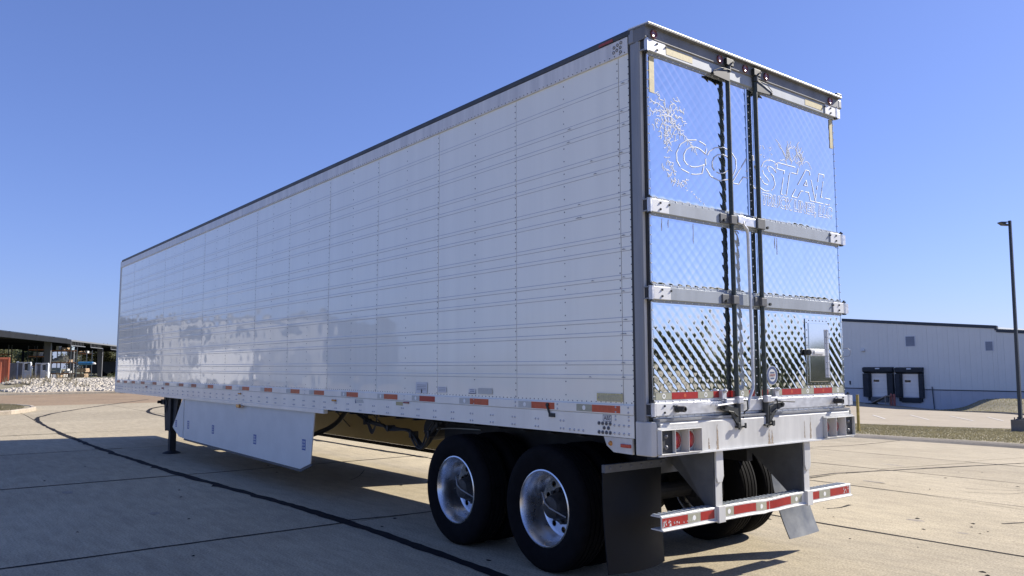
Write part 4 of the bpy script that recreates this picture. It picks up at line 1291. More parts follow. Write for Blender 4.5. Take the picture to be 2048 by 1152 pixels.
# --- underside
b = MB(); b.box(.22, L1 - .02, -1.27, 1.27, 1.125, 1.158); b.build('floor_pan', 'under', T)
cm = None
x = 2.9
for k in range(44):
    xx = .5 + k * .355
    if cm is None:
        q = MB(); q.box(xx - .04, xx + .04, -1.2, 1.2, 1.085, 1.091); q.box(xx - .004, xx + .004, -1.2, 1.2, 1.091, 1.124)
        cm = q.build('crossmember', 'under', T); base_x = xx
    else:
        c = cm.copy(); COL.objects.link(c); c.parent = T; c.location = (xx - base_x, 0, 0)
for s in (1, -1):
    b = MB(); b.box(.55, 3.7, .50 * s, .58 * s, .80, 1.055); b.build('slider_rail', 'under', T)
for ax in (1.233, 2.493):
    b = MB(); b.cyl((ax, -1.0, .5), (ax, 1.0, .5), .075, 16); b.build('axle', 'under', T)
    for s in (1, -1):
        b = MB(); b.prism([(ax - .12, .58), (ax + .05, .60), (ax + .62, .86), (ax + .62, .74), (ax + .1, .42), (ax - .12, .42)], 'y', .50 * s, .56 * s); b.build('trailing_arm', 'under', T)
        b = MB(); b.lathe([(.0, -.16), (.11, -.16), (.13, -.10), (.12, -.05), (.135, 0), (.12, .05), (.13, .10), (.0, .11)], (ax - .25, .44 * s, .74), 20, axis='z'); b.build('air_spring', 'rubber', T, smooth=True)
        b = MB(); b.cyl((ax + .16, .36 * s, .56), (ax + .40, .36 * s, .56), .085, 16); b.build('brake_chamber', 'under', T)
b = MB(); b.cyl((3.95, -.62, .93), (3.95, .62, .93), .12, 18); b.build('air_tank', 'under', T)
b = MB(); b.box(.50, .62, .30, .70, .80, .999); b.dome((.50, .62, .955), (-1, 0, 0), .02, .02, 8); b.cyl((.49, .64, .98), (.48, .64, .90), .012, 8); b.build('light_bracket', 'under_grey', T)
b = MB(); b.box(.36, .62, -1.1, 1.1, 1.0, 1.055); b.build('rear_crossmember', 'under', T)

# far side skirt, glowing where the sun comes through it
def skirt(y, pts, name='side_skirt', m='skirt'):
    b = MB(); b.prism(pts, 'y', y - .006, y + .006); return b.build(name, m, T)
skirt(-1.262, [(5.75, 1.121), (5.75, .44), (6.05, .36), (11.3, .36), (11.72, .56), (11.55, 1.121)], m='far_skirt')
b = MB(); b.prism([(5.76, .44), (6.06, .355), (11.3, .355), (11.3, .30), (6.02, .30), (5.74, .42)], 'y', -1.272, -1.256); b.build('skirt_edge', 'rubber', T)
# near side skirt with slot at the front end
skirt(1.262, [(5.57, 1.070), (5.66, .44), (5.97, .345), (11.00, .385), (11.00, 1.070)])
skirt(1.262, [(11.04, 1.070), (11.04, .387), (11.28, .40), (11.69, .545), (11.13, 1.070)])
b = MB(); b.prism([(5.66, .435), (5.97, .338), (11.0, .378), (11.0, .355), (5.965, .312), (5.645, .415)], 'y', 1.246, 1.262); b.build('skirt_edge', 'under_grey', T)
b = MB(); b.box(10.985, 11.055, 1.23, 1.25, .66, .93); b.box(10.985, 11.055, 1.23, 1.25, 1.0, 1.06); b.box(10.985, 11.055, 1.23, 1.25, .38, .53); b.build('skirt_bracket', 'skirt', T)
for xx in (8.2, 9.6):
    for s in (1, -1):
        b = MB(); b.bar((xx, 1.245 * s, .55), (xx, .75 * s, 1.06), .04, .012); b.build('skirt_brace', 'under', T)
def blue_sticker(x, z, w=.13, hgt=.13):
    b = MB(); b.box(x - w / 2, x + w / 2, 1.268, 1.269, z - hgt / 2, z + hgt / 2); st = b.build('sticker', 'blue', T)
    q = MB(); r_ = random.Random(int(x * 10))
    for k in range(3):
        zz = z + hgt * (.28 - .28 * k)
        for j in range(3): q.box(x + w * (.38 - .26 * j), x + w * (.38 - .26 * j) - w * .15 * r_.uniform(.6, 1.4), 1.269, 1.2694, zz - hgt * .10, zz + hgt * .10)
    q.build('sticker_print', 'sticker_w', st)
for x, z in ((5.87, .655), (7.56, .605), (9.41, .635), (10.74, .635)): blue_sticker(x, z, .11, .135)
blue_sticker(11.47, .62, .10, .12)

# hoses hanging under the floor
def hose(pts, r, m='gasket', n=7):
    P = [Vector(p) for p in pts]; out = []
    for i in range(len(P) - 1):
        p0 = P[max(i - 1, 0)]; p1 = P[i]; p2 = P[i + 1]; p3 = P[min(i + 2, len(P) - 1)]
        for k in range(5):
            t = k / 5
            out.append(.5 * ((2 * p1) + (-p0 + p2) * t + (2 * p0 - 5 * p1 + 4 * p2 - p3) * t * t + (-p0 + 3 * p1 - 3 * p2 + p3) * t ** 3))
    out.append(P[-1])
    b = MB(); b.tube(out, r, n); o = b.build('air_hose', m, T, smooth=True); return o
HP = [(5.54, 1.07), (5.27, .99), (5.14, .955), (4.82, .93), (4.6, .905), (4.18, .90), (4.06, .82), (3.97, .755), (3.86, .75), (3.73, .88), (3.61, 1.0), (3.45, 1.05)]
r_ = random.Random(2)
for k in range(4):
    hose([(x + r_.uniform(-.03, .03), .70 + .02 * k, z + r_.uniform(-.018, .018)) for x, z in HP], .012)
for k in range(3): hose([(5.25 + .02 * k, .72, 1.05), (5.18, .72, .93 - .03 * k), (5.08, .73, .86 - .02 * k), (5.02, .72, .92), (4.98, .72, 1.06)], .010)
for k in range(2): hose([(4.10, .74 + .03 * k, .90), (4.02, .74, .80), (3.98, .74, .74 - .01 * k), (3.90, .74, .77), (3.80, .74, .93), (3.66, .74, 1.05)], .011)
hose([(6.39, .4, 1.08), (6.64, .4, .90), (6.96, .4, .765), (7.29, .4, .68), (7.6, .4, .62), (8.4, .4, .56)], .035)
for xx, zz in ((5.2, .955), (4.62, .91), (4.1, .87), (3.72, .9), (3.55, 1.01)):
    b = MB(); b.box(xx - .02, xx + .02, .68, .79, zz - .035, zz + .035); b.build('hose_clip', 'gasket', T, bevel=.008)
hose([(4.1, .6, .90), (3.6, .6, .96), (3.0, .6, .98)], .006, 'pale_tape')

# --- landing gear
for s in (1, -1):
    LG = node('landing_leg', T)
    y = 1.08 * s
    b = MB(); b.prism([(12.95, 1.115), (11.93, 1.115), (12.14, .56), (12.78, .40), (12.9, .9)], 'y', y - .03, y + .03); b.build('brace_plate', 'under', LG)
    b = MB(); b.box(12.28, 12.46, y - .075, y + .075, .42, 1.12); b.build('leg_tube', 'under', LG, bevel=.01)
    b = MB(); b.box(12.305, 12.435, y - .058, y + .058, .05, .42); b.build('leg', 'under', LG, bevel=.006)
    b = MB(); b.lathe([(.0, .05), (.07, .05), (.15, .018), (.165, .0), (0, .0)], (12.37, y, .004), 20, axis='z'); b.build('foot', 'under', LG)
    b = MB(); b.box(12.85, 13.1, y - .05, y + .05, .9, 1.0); b.cyl((13.05, y, .95), (13.05, y + .12 * s, .95), .03, 10); b.bar((12.7, y + .05 * s, 1.05), (12.5, y + .05 * s, .75), .02, .02); b.bar((12.55, y + .05 * s, 1.05), (12.75, y + .05 * s, .75), .02, .02)
    b.build('gear_box', 'under', LG, bevel=.01)
b = MB(); b.bar((12.37, -1.0, .9), (12.37, 1.0, .9), .06, .06); b.build('leg_crossbar', 'under', T)

# --- wheels
def tyre_mesh(c, parent, outside):
    p = [(.292, -.115), (.305, -.125), (.36, -.138), (.41, -.141), (.455, -.136), (.480, -.124), (.494, -.108)]
    tread = []
    for gy in (-.072, -.025, .025, .072):
        tread += [(.500, gy - .008), (.487, gy - .006), (.487, gy + .006), (.500, gy + .008)]
    prof = p + tread + [(r, -t) for r, t in p[::-1]]
    b = MB(); b.lathe(prof, c, 72)
    o = b.build('tyre', 'rubber', parent); smooth_by_angle(o, 32)
    # lateral sipes as thin dark lugs on the tread
    return o
def sector_disc(b, c, y, r0, r1, rh, rm, n=10):
    for s_ in range(n):
        a0 = 2 * pi * s_ / n; a1 = a0 + 2 * pi / n; am = (a0 + a1) / 2
        K = 4
        outer = [(r1, a0 + (a1 - a0) * k / K) for k in range(K)] + [(r1 + (r0 - r1) * k / K, a1) for k in range(K)] + [(r0, a1 - (a1 - a0) * k / K) for k in range(K)] + [(r0 + (r1 - r0) * k / K, a0) for k in range(K)]
        oc = [(r * cos(a), r * sin(a)) for r, a in outer]
        hx, hz = rm * cos(am), rm * sin(am)
        hc = []
        for q in oc:
            d = Vector((q[0] - hx, q[1] - hz)).normalized(); hc.append((hx + d.x * rh, hz + d.y * rh))
        N = len(oc)
        vs = [(c[0] + q[0], c[1] + y, c[2] + q[1]) for q in oc] + [(c[0] + q[0], c[1] + y, c[2] + q[1]) for q in hc] + [(c[0] + q[0], c[1] + y - .012 * sgn_, c[2] + q[1]) for q in hc]
        b.add(vs, [(k, (k + 1) % N, N + (k + 1) % N, N + k) for k in range(N)] + [(N + k, N + (k + 1) % N, 2 * N + (k + 1) % N, 2 * N + k) for k in range(N)])
for ax in (1.233, 2.493):
    for s in (1, -1):
        sgn_ = s
        for yc, outer in ((1.132, True), (.795, False)):
            c = (ax, yc * s, .498)
            Wh = node('wheel', T)
            tyre_mesh(c, Wh, outer)
            b = MB()
            if outer:
                prof = [(.302, .118), (.306, .126), (.296, .130), (.288, .118), (.280, .085), (.268, .055), (.262, -.02), (.258, -.055), (.246, -.080), (.232, -.088), (.232, -.104), (.262, -.10), (.292, -.118)]
            else:
                prof = [(.302, .118), (.296, .126), (.282, .118), (.262, .05), (.262, -.05), (.282, -.118), (.302, -.12)]
            b.lathe([(r, t * s) for r, t in prof], c, 64)
            o = b.build('rim', 'rim', Wh); smooth_by_angle(o, 30)
            b = MB()
            if outer:
                sector_disc(b, c, -.088 * s, .142, .2335, .026, .196)
                o = b.build('wheel_disc', 'rim', Wh)
                b = MB(); b.lathe([(r, t * s) for r, t in [(.15, -.087), (.15, -.075), (.118, -.070), (.108, -.03), (.098, .02), (.092, .035), (.085, .055), (.05, .062), (0, .064)]], c, 32)
                o = b.build('hub', 'hub', Wh); smooth_by_angle(o, 30)
                b = MB()
                for k in range(10):
                    a = 2 * pi * k / 10 + .2
                    p = (c[0] + .132 * cos(a), c[1] - .074 * s, c[2] + .132 * sin(a)); b.cyl(p, (p[0], p[1] + .032 * s, p[2]), .016, 6)
                b.build('wheel_nut', 'hub', Wh)
                if s > 0:
                    b = MB(); cc = Vector(c)
                    b.tube([cc + Vector((0, .066, 0)), cc + Vector((.04, .075, .03)), cc + Vector((.13, .03, .10)), cc + Vector((.19, -.04, .08)), cc + Vector((.2, -.06, .02)), cc + Vector((.12, .02, .0)), cc + Vector((-.02, .07, -.005)), cc + Vector((-.16, .03, -.06))], .006, 6)
                    b.build('tyre_inflation_hose', 'sticker_g', Wh, smooth=True)
            else:
                b.lathe([(.25, -.05 * s), (.1, -.05 * s)], c, 32); b.build('wheel_disc', 'hub', Wh)

# --- mud flaps
def flap(y0, y1, m, curl, seed, bw=.075):
    b = MB(); nz, nyy = 18, 10; vs = []
    z1, z0 = .87, .15
    for t in (0, .010):
        for j in range(nz + 1):
            u = j / nz; z = z1 + (z0 - z1) * u
            for i in range(nyy + 1):
                v = i / nyy
                bow = bw * sin(pi * v) * sin(1.9 * u) + curl * u * u + .03 * v * u
                vs.append((.475 - bow + t, y0 + (y1 - y0) * v + .01 * sin(u * 3), z))
    m1 = nyy + 1; N = (nz + 1) * m1; fs = []
    for j in range(nz):
        for i in range(nyy):
            a = j * m1 + i
            fs.append((a, a + 1, a + m1 + 1, a + m1)); fs.append((N + a, N + a + m1, N + a + m1 + 1, N + a + 1))
    for j in range(nz):
        for i in (0, nyy):
            a = j * m1 + i; fs.append((a, a + m1, N + a + m1, N + a))
    for i in range(nyy):
        for j in (0, nz):
            a = j * m1 + i; fs.append((a, a + 1, N + a + 1, N + a))
    b.add(vs, fs)
    fl = b.build('mud_flap', m, T, smooth=False); smooth_by_angle(fl, 40)
    q = MB(); q.box(.440, .474, y0 - .012, y1 + .012, .862, .918); o = q.build('flap_bar', 'under_grey', fl)
    q = MB()
    for k in range(6): q.dome((.440, y0 + .04 + k * (y1 - y0 - .08) / 5, .892), (-1, 0, 0), .012, .009, 8)
    q.build('bolt', 'rivet', fl)
flap(.705, 1.335, 'flap', .02, 1)
flap(-1.23, -.725, 'flap_light', .15, 2, bw=.012)
# ================================================================== WAREHOUSE
WY = -100.0
WB = thing('warehouse', 'low blue-grey metal warehouse with dark roof trim and two dock doors behind the lot', 'warehouse', (45.0, WY, -3.5))
def topz(x): return 6.33 + .092 * (x - 35.55) if x > 35.55 else 5.93 + .09 * (x - 35.55)
def roofz(x): return topz(min(x, 62)) - .0 if x < 62 else topz(62) - .06 * (x - 62)
BELT = -1.40
b = MB()
for x0, x1 in ((4.0, 35.15), (35.55, 62), (62, 84)):
    za = roofz(x0 + 1e-4); zb = roofz(x1 - 1e-4)
    b.prism([(x0, -5), (x1, -5), (x1, zb), (x0, za)], 'y', WY - 34, WY - .30)
b.build('building_shell', 'panel', WB)
xs = [4.2 + 1.275 * k for k in range(63)]
DOORS = [(49.07, 51.42, .775, -2.41), (44.94, 47.21, .735, -2.36)]
r_ = random.Random(6)
for i in range(len(xs) - 1):
    x0, x1 = xs[i] + .006, xs[i + 1] - .006
    if x0 < 35.55 < x1: spans = [(x0, 35.545), (35.555, x1)]
    else: spans = [(x0, x1)]
    for a, c in spans:
        cuts = [(a, c, BELT + .07)]
        for d0, d1, zt, zb_ in DOORS:
            new = []
            for (p, q, z0) in cuts:
                if q <= d0 or p >= d1: new.append((p, q, z0)); continue
                if p < d0: new.append((p, d0, z0))
                new.append((max(p, d0), min(q, d1), zt))
                if q > d1: new.append((d1, q, z0))
            cuts = new
        b = MB(); dd = r_.uniform(-.004, .004)
        for p, q, z0 in cuts:
            if q - p < .02: continue
            b.prism([(p, z0), (q, z0), (q, roofz(q) - .12), (p, roofz(p) - .12)], 'y', WY - .28, WY + dd)
            mid = (p + q) / 2
            b.box(mid - .05, mid + .05, WY + dd, WY + dd + .012, z0, roofz(mid) - .14)
        b.build('wall_panel', 'panel', WB)
        wc = [(a, c)]
        for d0, d1, zt, zb_ in DOORS:
            new = []
            for p, q in wc:
                if q <= d0 or p >= d1: new.append((p, q)); continue
                if p < d0: new.append((p, d0))
                if q > d1: new.append((d1, q))
            wc = new
        b = MB()
        for p, q in wc:
            if q - p > .02: b.box(p, q, WY - .27, WY - .012, -5, BELT - .05)
        for d0, d1, zt, zb_ in DOORS:
            p, q = max(a, d0), min(c, d1)
            if q - p > .02: b.box(p, q, WY - .27, WY - .012, -5, zb_)
        if b.v: b.build('wainscot_panel', 'wains', WB)
for a, c in ((4.0, 44.2), (47.95, 48.1), (52.35, 84)):
    b = MB(); b.box(a, c, WY - .02, WY + .035, BELT - .045, BELT + .06); b.build('belt_trim', 'navy_trim', WB)
for x0, x1 in ((4.0, 35.5), (35.5, 62.0), (62.0, 84)):
    a, c = x0 + 1e-3, x1 - 1e-3
    za, zc = roofz(x0 + .06), roofz(x1 - .06)
    b = MB(); b.prism([(a, za - .22), (c, zc - .22), (c, zc + .18), (a, za + .18)], 'y', WY - .35, WY + .09)
    b.build('coping', 'navy_trim', WB)
b = MB(); b.box(35.40, 35.68, WY - .3, WY + .092, topz(35.5), topz(35.6) + .12); b.build('coping', 'navy_trim', WB)
# louvres
for (x0, x1, z0, z1) in ((45.27, 46.44, 4.24, 5.50), (35.99, 36.80, 3.50, 4.58)):
    lv = node('louvre', WB)
    b = MB(); t = .08
    b.box(x0 - t, x1 + t, WY + .013, WY + .06, z1, z1 + t); b.box(x0 - t, x1 + t, WY + .013, WY + .06, z0 - t, z0); b.box(x0 - t, x0, WY + .013, WY + .06, z0, z1); b.box(x1, x1 + t, WY + .013, WY + .06, z0, z1)
    b.build('frame', 'louvre_frame', lv)
    b = MB(); b.box(x0, x1, WY + .013, WY + .016, z0, z1); b.build('back', 'navy_trim', lv)
    n = 9; sl_ = None
    for k in range(n):
        z = z0 + (z1 - z0) * (k + .5) / n
        if sl_ is None:
            q = MB(); q.prism([(WY + .018, z + .05), (WY + .06, z - .035), (WY + .068, z - .03), (WY + .026, z + .055)], 'x', x0, x1); sl_ = q.build('slat', 'louvre', lv); zz0 = z
        else:
            c = sl_.copy(); COL.objects.link(c); c.parent = lv; c.location = (0, 0, z - zz0)
# dock doors and seals
for i, (d0, d1, zt, zb_) in enumerate(DOORS):
    D = node('dock_door', WB)
    n = 6
    for k in range(n):
        z0 = zb_ + (zt - zb_) * k / n; z1 = zb_ + (zt - zb_) * (k + 1) / n
        b = MB(); b.box(d0 + .02, d1 - .02, WY - .14, WY - .09, z0 + .008, z1 - .008); b.build('door_section', 'dockdoor', D)
    zw = zb_ + (zt - zb_) * .62
    b = MB(); b.box(d1 - .34 - .76, d1 - .34, WY - .0899, WY - .075, zw - .04, zw + .24); b.build('window', 'glass', D)
    b = MB(); b.box(d0, d0 + .02, WY - .2, WY - .001, zb_, zt); b.box(d1 - .02, d1, WY - .2, WY - .001, zb_, zt); b.build('jamb', 'navy_trim', D)
    Sx0, Sx1 = (48.2, 52.3) if i == 0 else (44.33, 47.9)
    SE = node('dock_seal', WB)
    top = zt + .74
    b = MB(); b.prism([(WY + .014, zt - .12), (WY + .55, zt + .15), (WY + .55, top - .1), (WY + .014, top)], 'x', Sx0, Sx1); b.build('header_pad', 'seal', SE)
    b = MB(); b.prism([(Sx0, WY + .05), (Sx0, WY + .5), (d0 - .1, WY + .55), (d0 + .1, WY + .05)], 'z', zb_ - .1, zt - .13); b.build('side_pad', 'seal', SE)
    b = MB(); b.prism([(Sx1, WY + .05), (Sx1, WY + .5), (d1 + .1, WY + .55), (d1 - .1, WY + .05)], 'z', zb_ - .1, zt - .13); b.build('side_pad', 'seal', SE)
    b = MB()
    b.box(d0 - .05, d1 + .05, WY + .013, WY + .22, zb_ - .75, zb_ - .12)
    b.build('dock_leveller', 'seal' if i else 'under_grey', WB, bevel=.02)
    for xx in (d0 - .22, d1 + .22):
        b = MB(); b.box(xx - .14, xx + .14, WY + .013, WY + .25, zb_ - .62, zb_ - .14); b.build('dock_bumper', 'seal', WB, bevel=.02)
    b = MB(); xc = (d0 + d1) / 2 - .1
    b.bar((xc, WY + .5, top - .22), (xc - .25, WY + .95, top - .2), .1, .06); b.box(xc - .45, xc + .1, WY + .9, WY + 1.05, top - .28, top - .12); b.build('dock_lamp', 'louvre_frame', WB, bevel=.02)
b = MB(); b.box(52.05, 52.55, WY + .014, WY + .3, 3.68, 4.0); b.build('wall_lamp', 'louvre_frame', WB, bevel=.04)
b = MB(); b.box(52.05, 52.50, WY + .05, WY + .29, 3.66, 3.68); b.build('wall_lamp_lens', 'glass', WB)
b = MB(); b.box(54.3, 54.45, WY + .014, WY + .12, -.9, -.4); b.build('meter_box', 'navy_trim', WB)
b = MB(); b.cyl((43.35, WY + .12, -1.0), (43.2, WY + .12, -3.85), .055, 8); b.build('vent_pipe', 'navy_trim', WB)
# things by the dock
for x, lab in ((48.0, 'faded red bollard nearer the left dock door'), (47.6, 'faded red bollard nearer the right dock door')):
    z = h(x, WY + 1.5)
    b = MB(); b.lathe([(.15, -.2), (.15, 1.42), (.11, 1.52), (0, 1.55)], (x, WY + 1.5, z), 14, axis='z')
    tag(b.build('bollard', 'bollard', origin=(x, WY + 1.5, z)), lab, 'bollard', 'red bollards between the dock doors')
z = h(49, WY + 3)
RP = thing('dock_ramp', 'worn grey loading ramp leaning up to the dock between the black door seals', 'ramp', (49.2, WY + 2.6, z))
b = MB()
for k in range(5):
    q = MB(); q.obox((49.1, WY + 1.7 + .26 * k, z + .66), (1.05, 0, -.52), (0, .125, 0), (.02, 0, .04)); q.build('plank', 'wood', RP)
q = MB(); q.bar((48.0, WY + 1.6, z + 1.15), (48.0, WY + 2.9, z + 1.15), .1, .12); q.bar((48.15, WY + 1.7, z), (48.15, WY + 1.7, z + 1.1), .1, .1); q.bar((48.15, WY + 2.8, z), (48.15, WY + 2.8, z + 1.1), .1, .1); q.build('ramp_frame', 'wood', RP)
q = MB(); q.box(49.8, 50.9, WY + 1.5, WY + 2.9, z, z + .14); q.build('ramp_foot', 'seal', RP)
z = h(10.1, -20.0) + .11
b = MB(); b.box(10.05, 10.125, -20.04, -19.965, z - .1, z + 1.19); b.box(10.045, 10.13, -20.045, -19.96, z + 1.1905, z + 1.205)
tag(b.build('marker_post', 'yellowpost', bevel=.012, origin=(10.09, -20.0, z)), 'weathered yellow square post standing on the grass strip', 'post')

# lamp post
z = h(8.93, -30.38)
LP = thing('street_lamp', 'tall dark parking lot lamp on a square concrete base', 'street lamp', (8.93, -30.38, z))
b = MB(); b.box(8.66, 9.20, -30.65, -30.11, z - .3, z + .58); b.build('base', 'block', LP, bevel=.015)
b = MB()
p0 = Vector((8.93, -30.38, z + .58)); p1 = Vector((8.88, -30.45, 7.56))
for (pa, pb, wa, wb) in ((p0, p1, .062, .048),):
    vs = [(pa.x + sx * wa, pa.y + sy * wa, pa.z) for sx, sy in ((-1, -1), (1, -1), (1, 1), (-1, 1))] + [(pb.x + sx * wb, pb.y + sy * wb, pb.z) for sx, sy in ((-1, -1), (1, -1), (1, 1), (-1, 1))]
    b.add(vs, [(3, 2, 1, 0), (4, 5, 6, 7), (0, 1, 5, 4), (1, 2, 6, 5), (2, 3, 7, 6), (3, 0, 4, 7)])
b.build('pole', 'pole', LP)
b = MB(); b.box(8.80, 9.06, -30.51, -30.25, z + .58, z + .61)
for sx in (-1, 1):
    for sy in (-1, 1): b.cyl((8.93 + sx * .16, -30.38 + sy * .16, z + .58), (8.93 + sx * .16, -30.38 + sy * .16, z + .67), .022, 8)
b.build('base_plate', 'pole', LP)
hd = Vector((.62, .785, 0)).normalized(); sd = Vector((-hd.y, hd.x, 0))
c = Vector((8.88, -30.45, 0))
b = MB()
def hp(d, s_, zz): q = c + hd * d + sd * s_; return (q.x, q.y, zz)
pr = [(.04, 7.36), (.10, 7.34), (.30, 7.37), (.44, 7.47), (.44, 7.50), (.11, 7.50), (.10, 7.48), (.27, 7.465), (.22, 7.41), (.04, 7.41)]
n = len(pr)
b.add([hp(d, -.13 if d > .1 else -.04, zz) for d, zz in pr] + [hp(d, .13 if d > .1 else .04, zz) for d, zz in pr],
      [tuple(range(n)), tuple(range(n, 2 * n))[::-1]] + [(i, (i + 1) % n, n + (i + 1) % n, n + i) for i in range(n)])
b.build('lamp_head', 'pole', LP)

# ================================================================== STORAGE SHED AND YARD, FAR LEFT
O2 = Vector((109.0, -6.0)); U2 = Vector((.92, -.39)).normalized(); V2 = Vector((-U2.y, U2.x))
def sp(u, v, z): q = O2 + U2 * u + V2 * v; return (q.x, q.y, z)
SH = thing('storage_shed', 'long open-sided dark steel storage shed with grey columns and flat roof', 'shed', (109.0, -6.0, 0))
def sbox(name, u0, u1, v0, v1, z0, z1, m, parent):
    b = MB()
    vs = [sp(u, v, z) for z in (z0, z1) for u, v in ((u0, v0), (u1, v0), (u1, v1), (u0, v1))]
    b.add(vs, [(3, 2, 1, 0), (4, 5, 6, 7), (0, 1, 5, 4), (1, 2, 6, 5), (2, 3, 7, 6), (3, 0, 4, 7)])
    return b.build(name, m, parent)
def scol(u, v, w, d):
    b = MB()
    vs = [sp(u - w * .5, v - d * .5, 0), sp(u + w * .5, v - d * .5, 0), sp(u + w * .5, v + d * .3, 0), sp(u - w * .5, v + d * .3, 0),
          sp(u - w * .5, v - d * .5, 5.15), sp(u + w * .5, v - d * .5, 5.15), sp(u + w * .5, v + d * .55, 5.15), sp(u - w * .5, v + d * .55, 5.55)]
    b.add(vs, [(3, 2, 1, 0), (4, 5, 6, 7), (0, 1, 5, 4), (1, 2, 6, 5), (2, 3, 7, 6), (3, 0, 4, 7)])
    return b.build('column', 'shed_col', SH)
for u in (-14, 16.8, 29.0, 48.0, 64, 82): scol(u, .2, .5, .85)
for u in (-30, -16, -4, 14.6, 27, 45.6, 62, 80, 98): sbox('column', u - .15, u + .15, 21.6, 22.0, 0, 5.1, 'shed', SH)
for u in (-30, -16, -4, 14.6, 27, 45.6, 62, 80): sbox('rafter', u - .12, u + .12, .3, 22, 5.12, 5.55, 'shed', SH)
sbox('roof', -45, 20.5, -1.6, 24, 5.55, 5.66, 'shed', SH)
sbox('roof', 20.6, 110, -1.6, 24, 5.55, 5.64, 'shed', SH)
sbox('fascia', -45, 20.5, -1.75, -1.61, 5.08, 5.74, 'shed', SH)
sbox('gutter', 20.6, 110, -1.8, -1.61, 5.48, 5.70, 'shed_trim', SH)
for u in (20.9, 32.5, 47, 66): 
    b = MB(); b.bar(sp(u, -1.7, 5.48), sp(u, -1.7, 4.85), .09, .09); b.bar(sp(u, -1.7, 4.88), sp(u + 8.2, -1.7, 4.88), .06, .10)
    for k in range(8): b.bar(sp(u + .9 * k + .6, -1.7, 4.90), sp(u + .9 * k + .6, -1.7, 5.46), .05, .05)
    b.build('gutter_bracket', 'shed_trim', SH)
for u0, u1 in ((-45, -22), (-21, -5), (-4, 5), (6, 13), (13.6, 20)): sbox('solar_panel', u0, u1, -1.4, .8, 5.76, 5.88, 'solar', SH)

def rack(label, p, q, zs_, top, depth=1.2, posts=3):
    p = Vector((p[0], p[1])); q = Vector((q[0], q[1])); d = (q - p); n_ = Vector((-d.y, d.x)).normalized()
    if n_.dot(Vector((1, 0))) < 0: n_ = -n_
    R = thing('pallet_rack', label, 'pallet rack', (p.x, p.y, 0), 'pallet racks in the shed')
    for k in range(posts):
        for t in (0, depth):
            c = p + d * k / (posts - 1) + n_ * t
            b = MB(); b.box(c.x - .06, c.x + .06, c.y - .06, c.y + .06, 0, top); b.build('upright', 'rackpost', R)
    for z in zs_:
        for t in (0, depth):
            a = p + n_ * t; c = q + n_ * t
            b = MB(); b.bar((a.x, a.y, z), (c.x, c.y, z), .06, .15); b.build('beam', 'rackorange', R)
        b = MB(); a = (p + q) / 2 + n_ * depth / 2
        b.obox((a.x, a.y, z + .09), (d.x / 2, d.y / 2, 0), (n_.x * depth / 2, n_.y * depth / 2, 0), (0, 0, .015)); b.build('deck', 'rackpost', R)
    return R
rack('pallet rack with orange beams between the first two grey columns', (132.1, -13.9), (129.5, -16.1), (.75, 2.37, 4.16), 4.7)
rack('short pallet rack with orange beams right of the second grey column', (138.9, -18.3), (137.4, -19.6), (1.0, 2.2, 3.85), 4.4, posts=2)
rack('dim pallet rack left of the first grey column', (134.2, -11.2), (132.0, -13.2), (1.9, 3.3, 4.3), 4.9)
rack('dim pallet rack deep inside the shed at the left', (136, -3.5), (133.5, -8.6), (2.2, 3.6), 5.0, posts=4)
def lumpy(name, c, sx, sy, sz, m, label, cat, seed=0, group=None, kind=None):
    r_ = random.Random(seed); bm = bmesh.new(); bmesh.ops.create_icosphere(bm, subdivisions=2, radius=1)
    b = MB()
    vs = []
    for v in bm.verts:
        k = 1 + r_.uniform(-.16, .16)
        z = v.co.z * k
        vs.append((c[0] + v.co.x * k * sx, c[1] + v.co.y * k * sy, c[2] + max(z, -.35) * sz))
    b.add(vs, [[v.index for v in f.verts] for f in bm.faces]); bm.free()
    o = b.build(name, m, smooth=True, origin=c)
    return tag(o, label, cat, group)
lumpy('tarp_bundle', (130.9, -14.5, 2.60), .6, .75, .32, 'whitegoods', 'white wrapped bundle on the middle shelf of the first rack', 'bundle', 1)
b = MB(); 
def pipe(name, p, q, r, m, label, cat, inner=None, group=None):
    b = MB(); b.cyl(p, q, r, 20, caps=inner is None)
    if inner:
        b.cyl(p, q, inner, 20, caps=False)
    o = b.build(name, m, origin=p); return tag(o, label, cat, group)
pipe('culvert_pipe', (129.4, -15.5, 2.94), (131.2, -14.9, 2.94), .46, 'whitegoods', 'wide white pipe end lying on the rack beside the second column', 'pipe', inner=.34)
pipe('tarp_roll', (131.5, -17.5, 2.28), (130.2, -19.2, 2.28), .24, 'tarpblue', 'bright blue tarp roll sticking out past the short rack', 'tarp roll')
lumpy('white_sack', (130.1, -19.3, 2.2), .2, .3, .25, 'whitegoods', 'white sack end tied to the blue tarp roll', 'sack', 4)
def crate(name, p, q, depth, z0, z1, m, label, cat, group=None, n=3):
    p = Vector((p[0], p[1])); q = Vector((q[0], q[1])); d = (q - p); n_ = Vector((-d.y, d.x)).normalized()
    if n_.dot(Vector((1, 0))) < 0: n_ = -n_
    R = thing(name, label, cat, (p.x, p.y, z0), group)
    for k in range(n):
        za = z0 + (z1 - z0) * k / n; zb = z0 + (z1 - z0) * (k + 1) / n - .03
        c = (p + q) / 2 + n_ * depth / 2 + d * .02 * ((k % 2) * 2 - 1)
        b = MB(); b.obox((c.x, c.y, (za + zb) / 2), (d.x / 2, d.y / 2, 0), (n_.x * depth / 2, n_.y * depth / 2, 0), (0, 0, (zb - za) / 2)); b.build('board', m, R)
    return R
crate('timber_stack', (137.6, -18.2), (136.5, -19.4), 1.0, .95, 1.55, 'timber', 'pale sawn timber stack on the lower shelf of the short rack', 'timber stack')
crate('timber_stack', (137.7, -18.2), (136.7, -19.3), 1.0, .12, .72, 'timber', 'sawn timber stack on the ground under the short rack', 'timber stack')
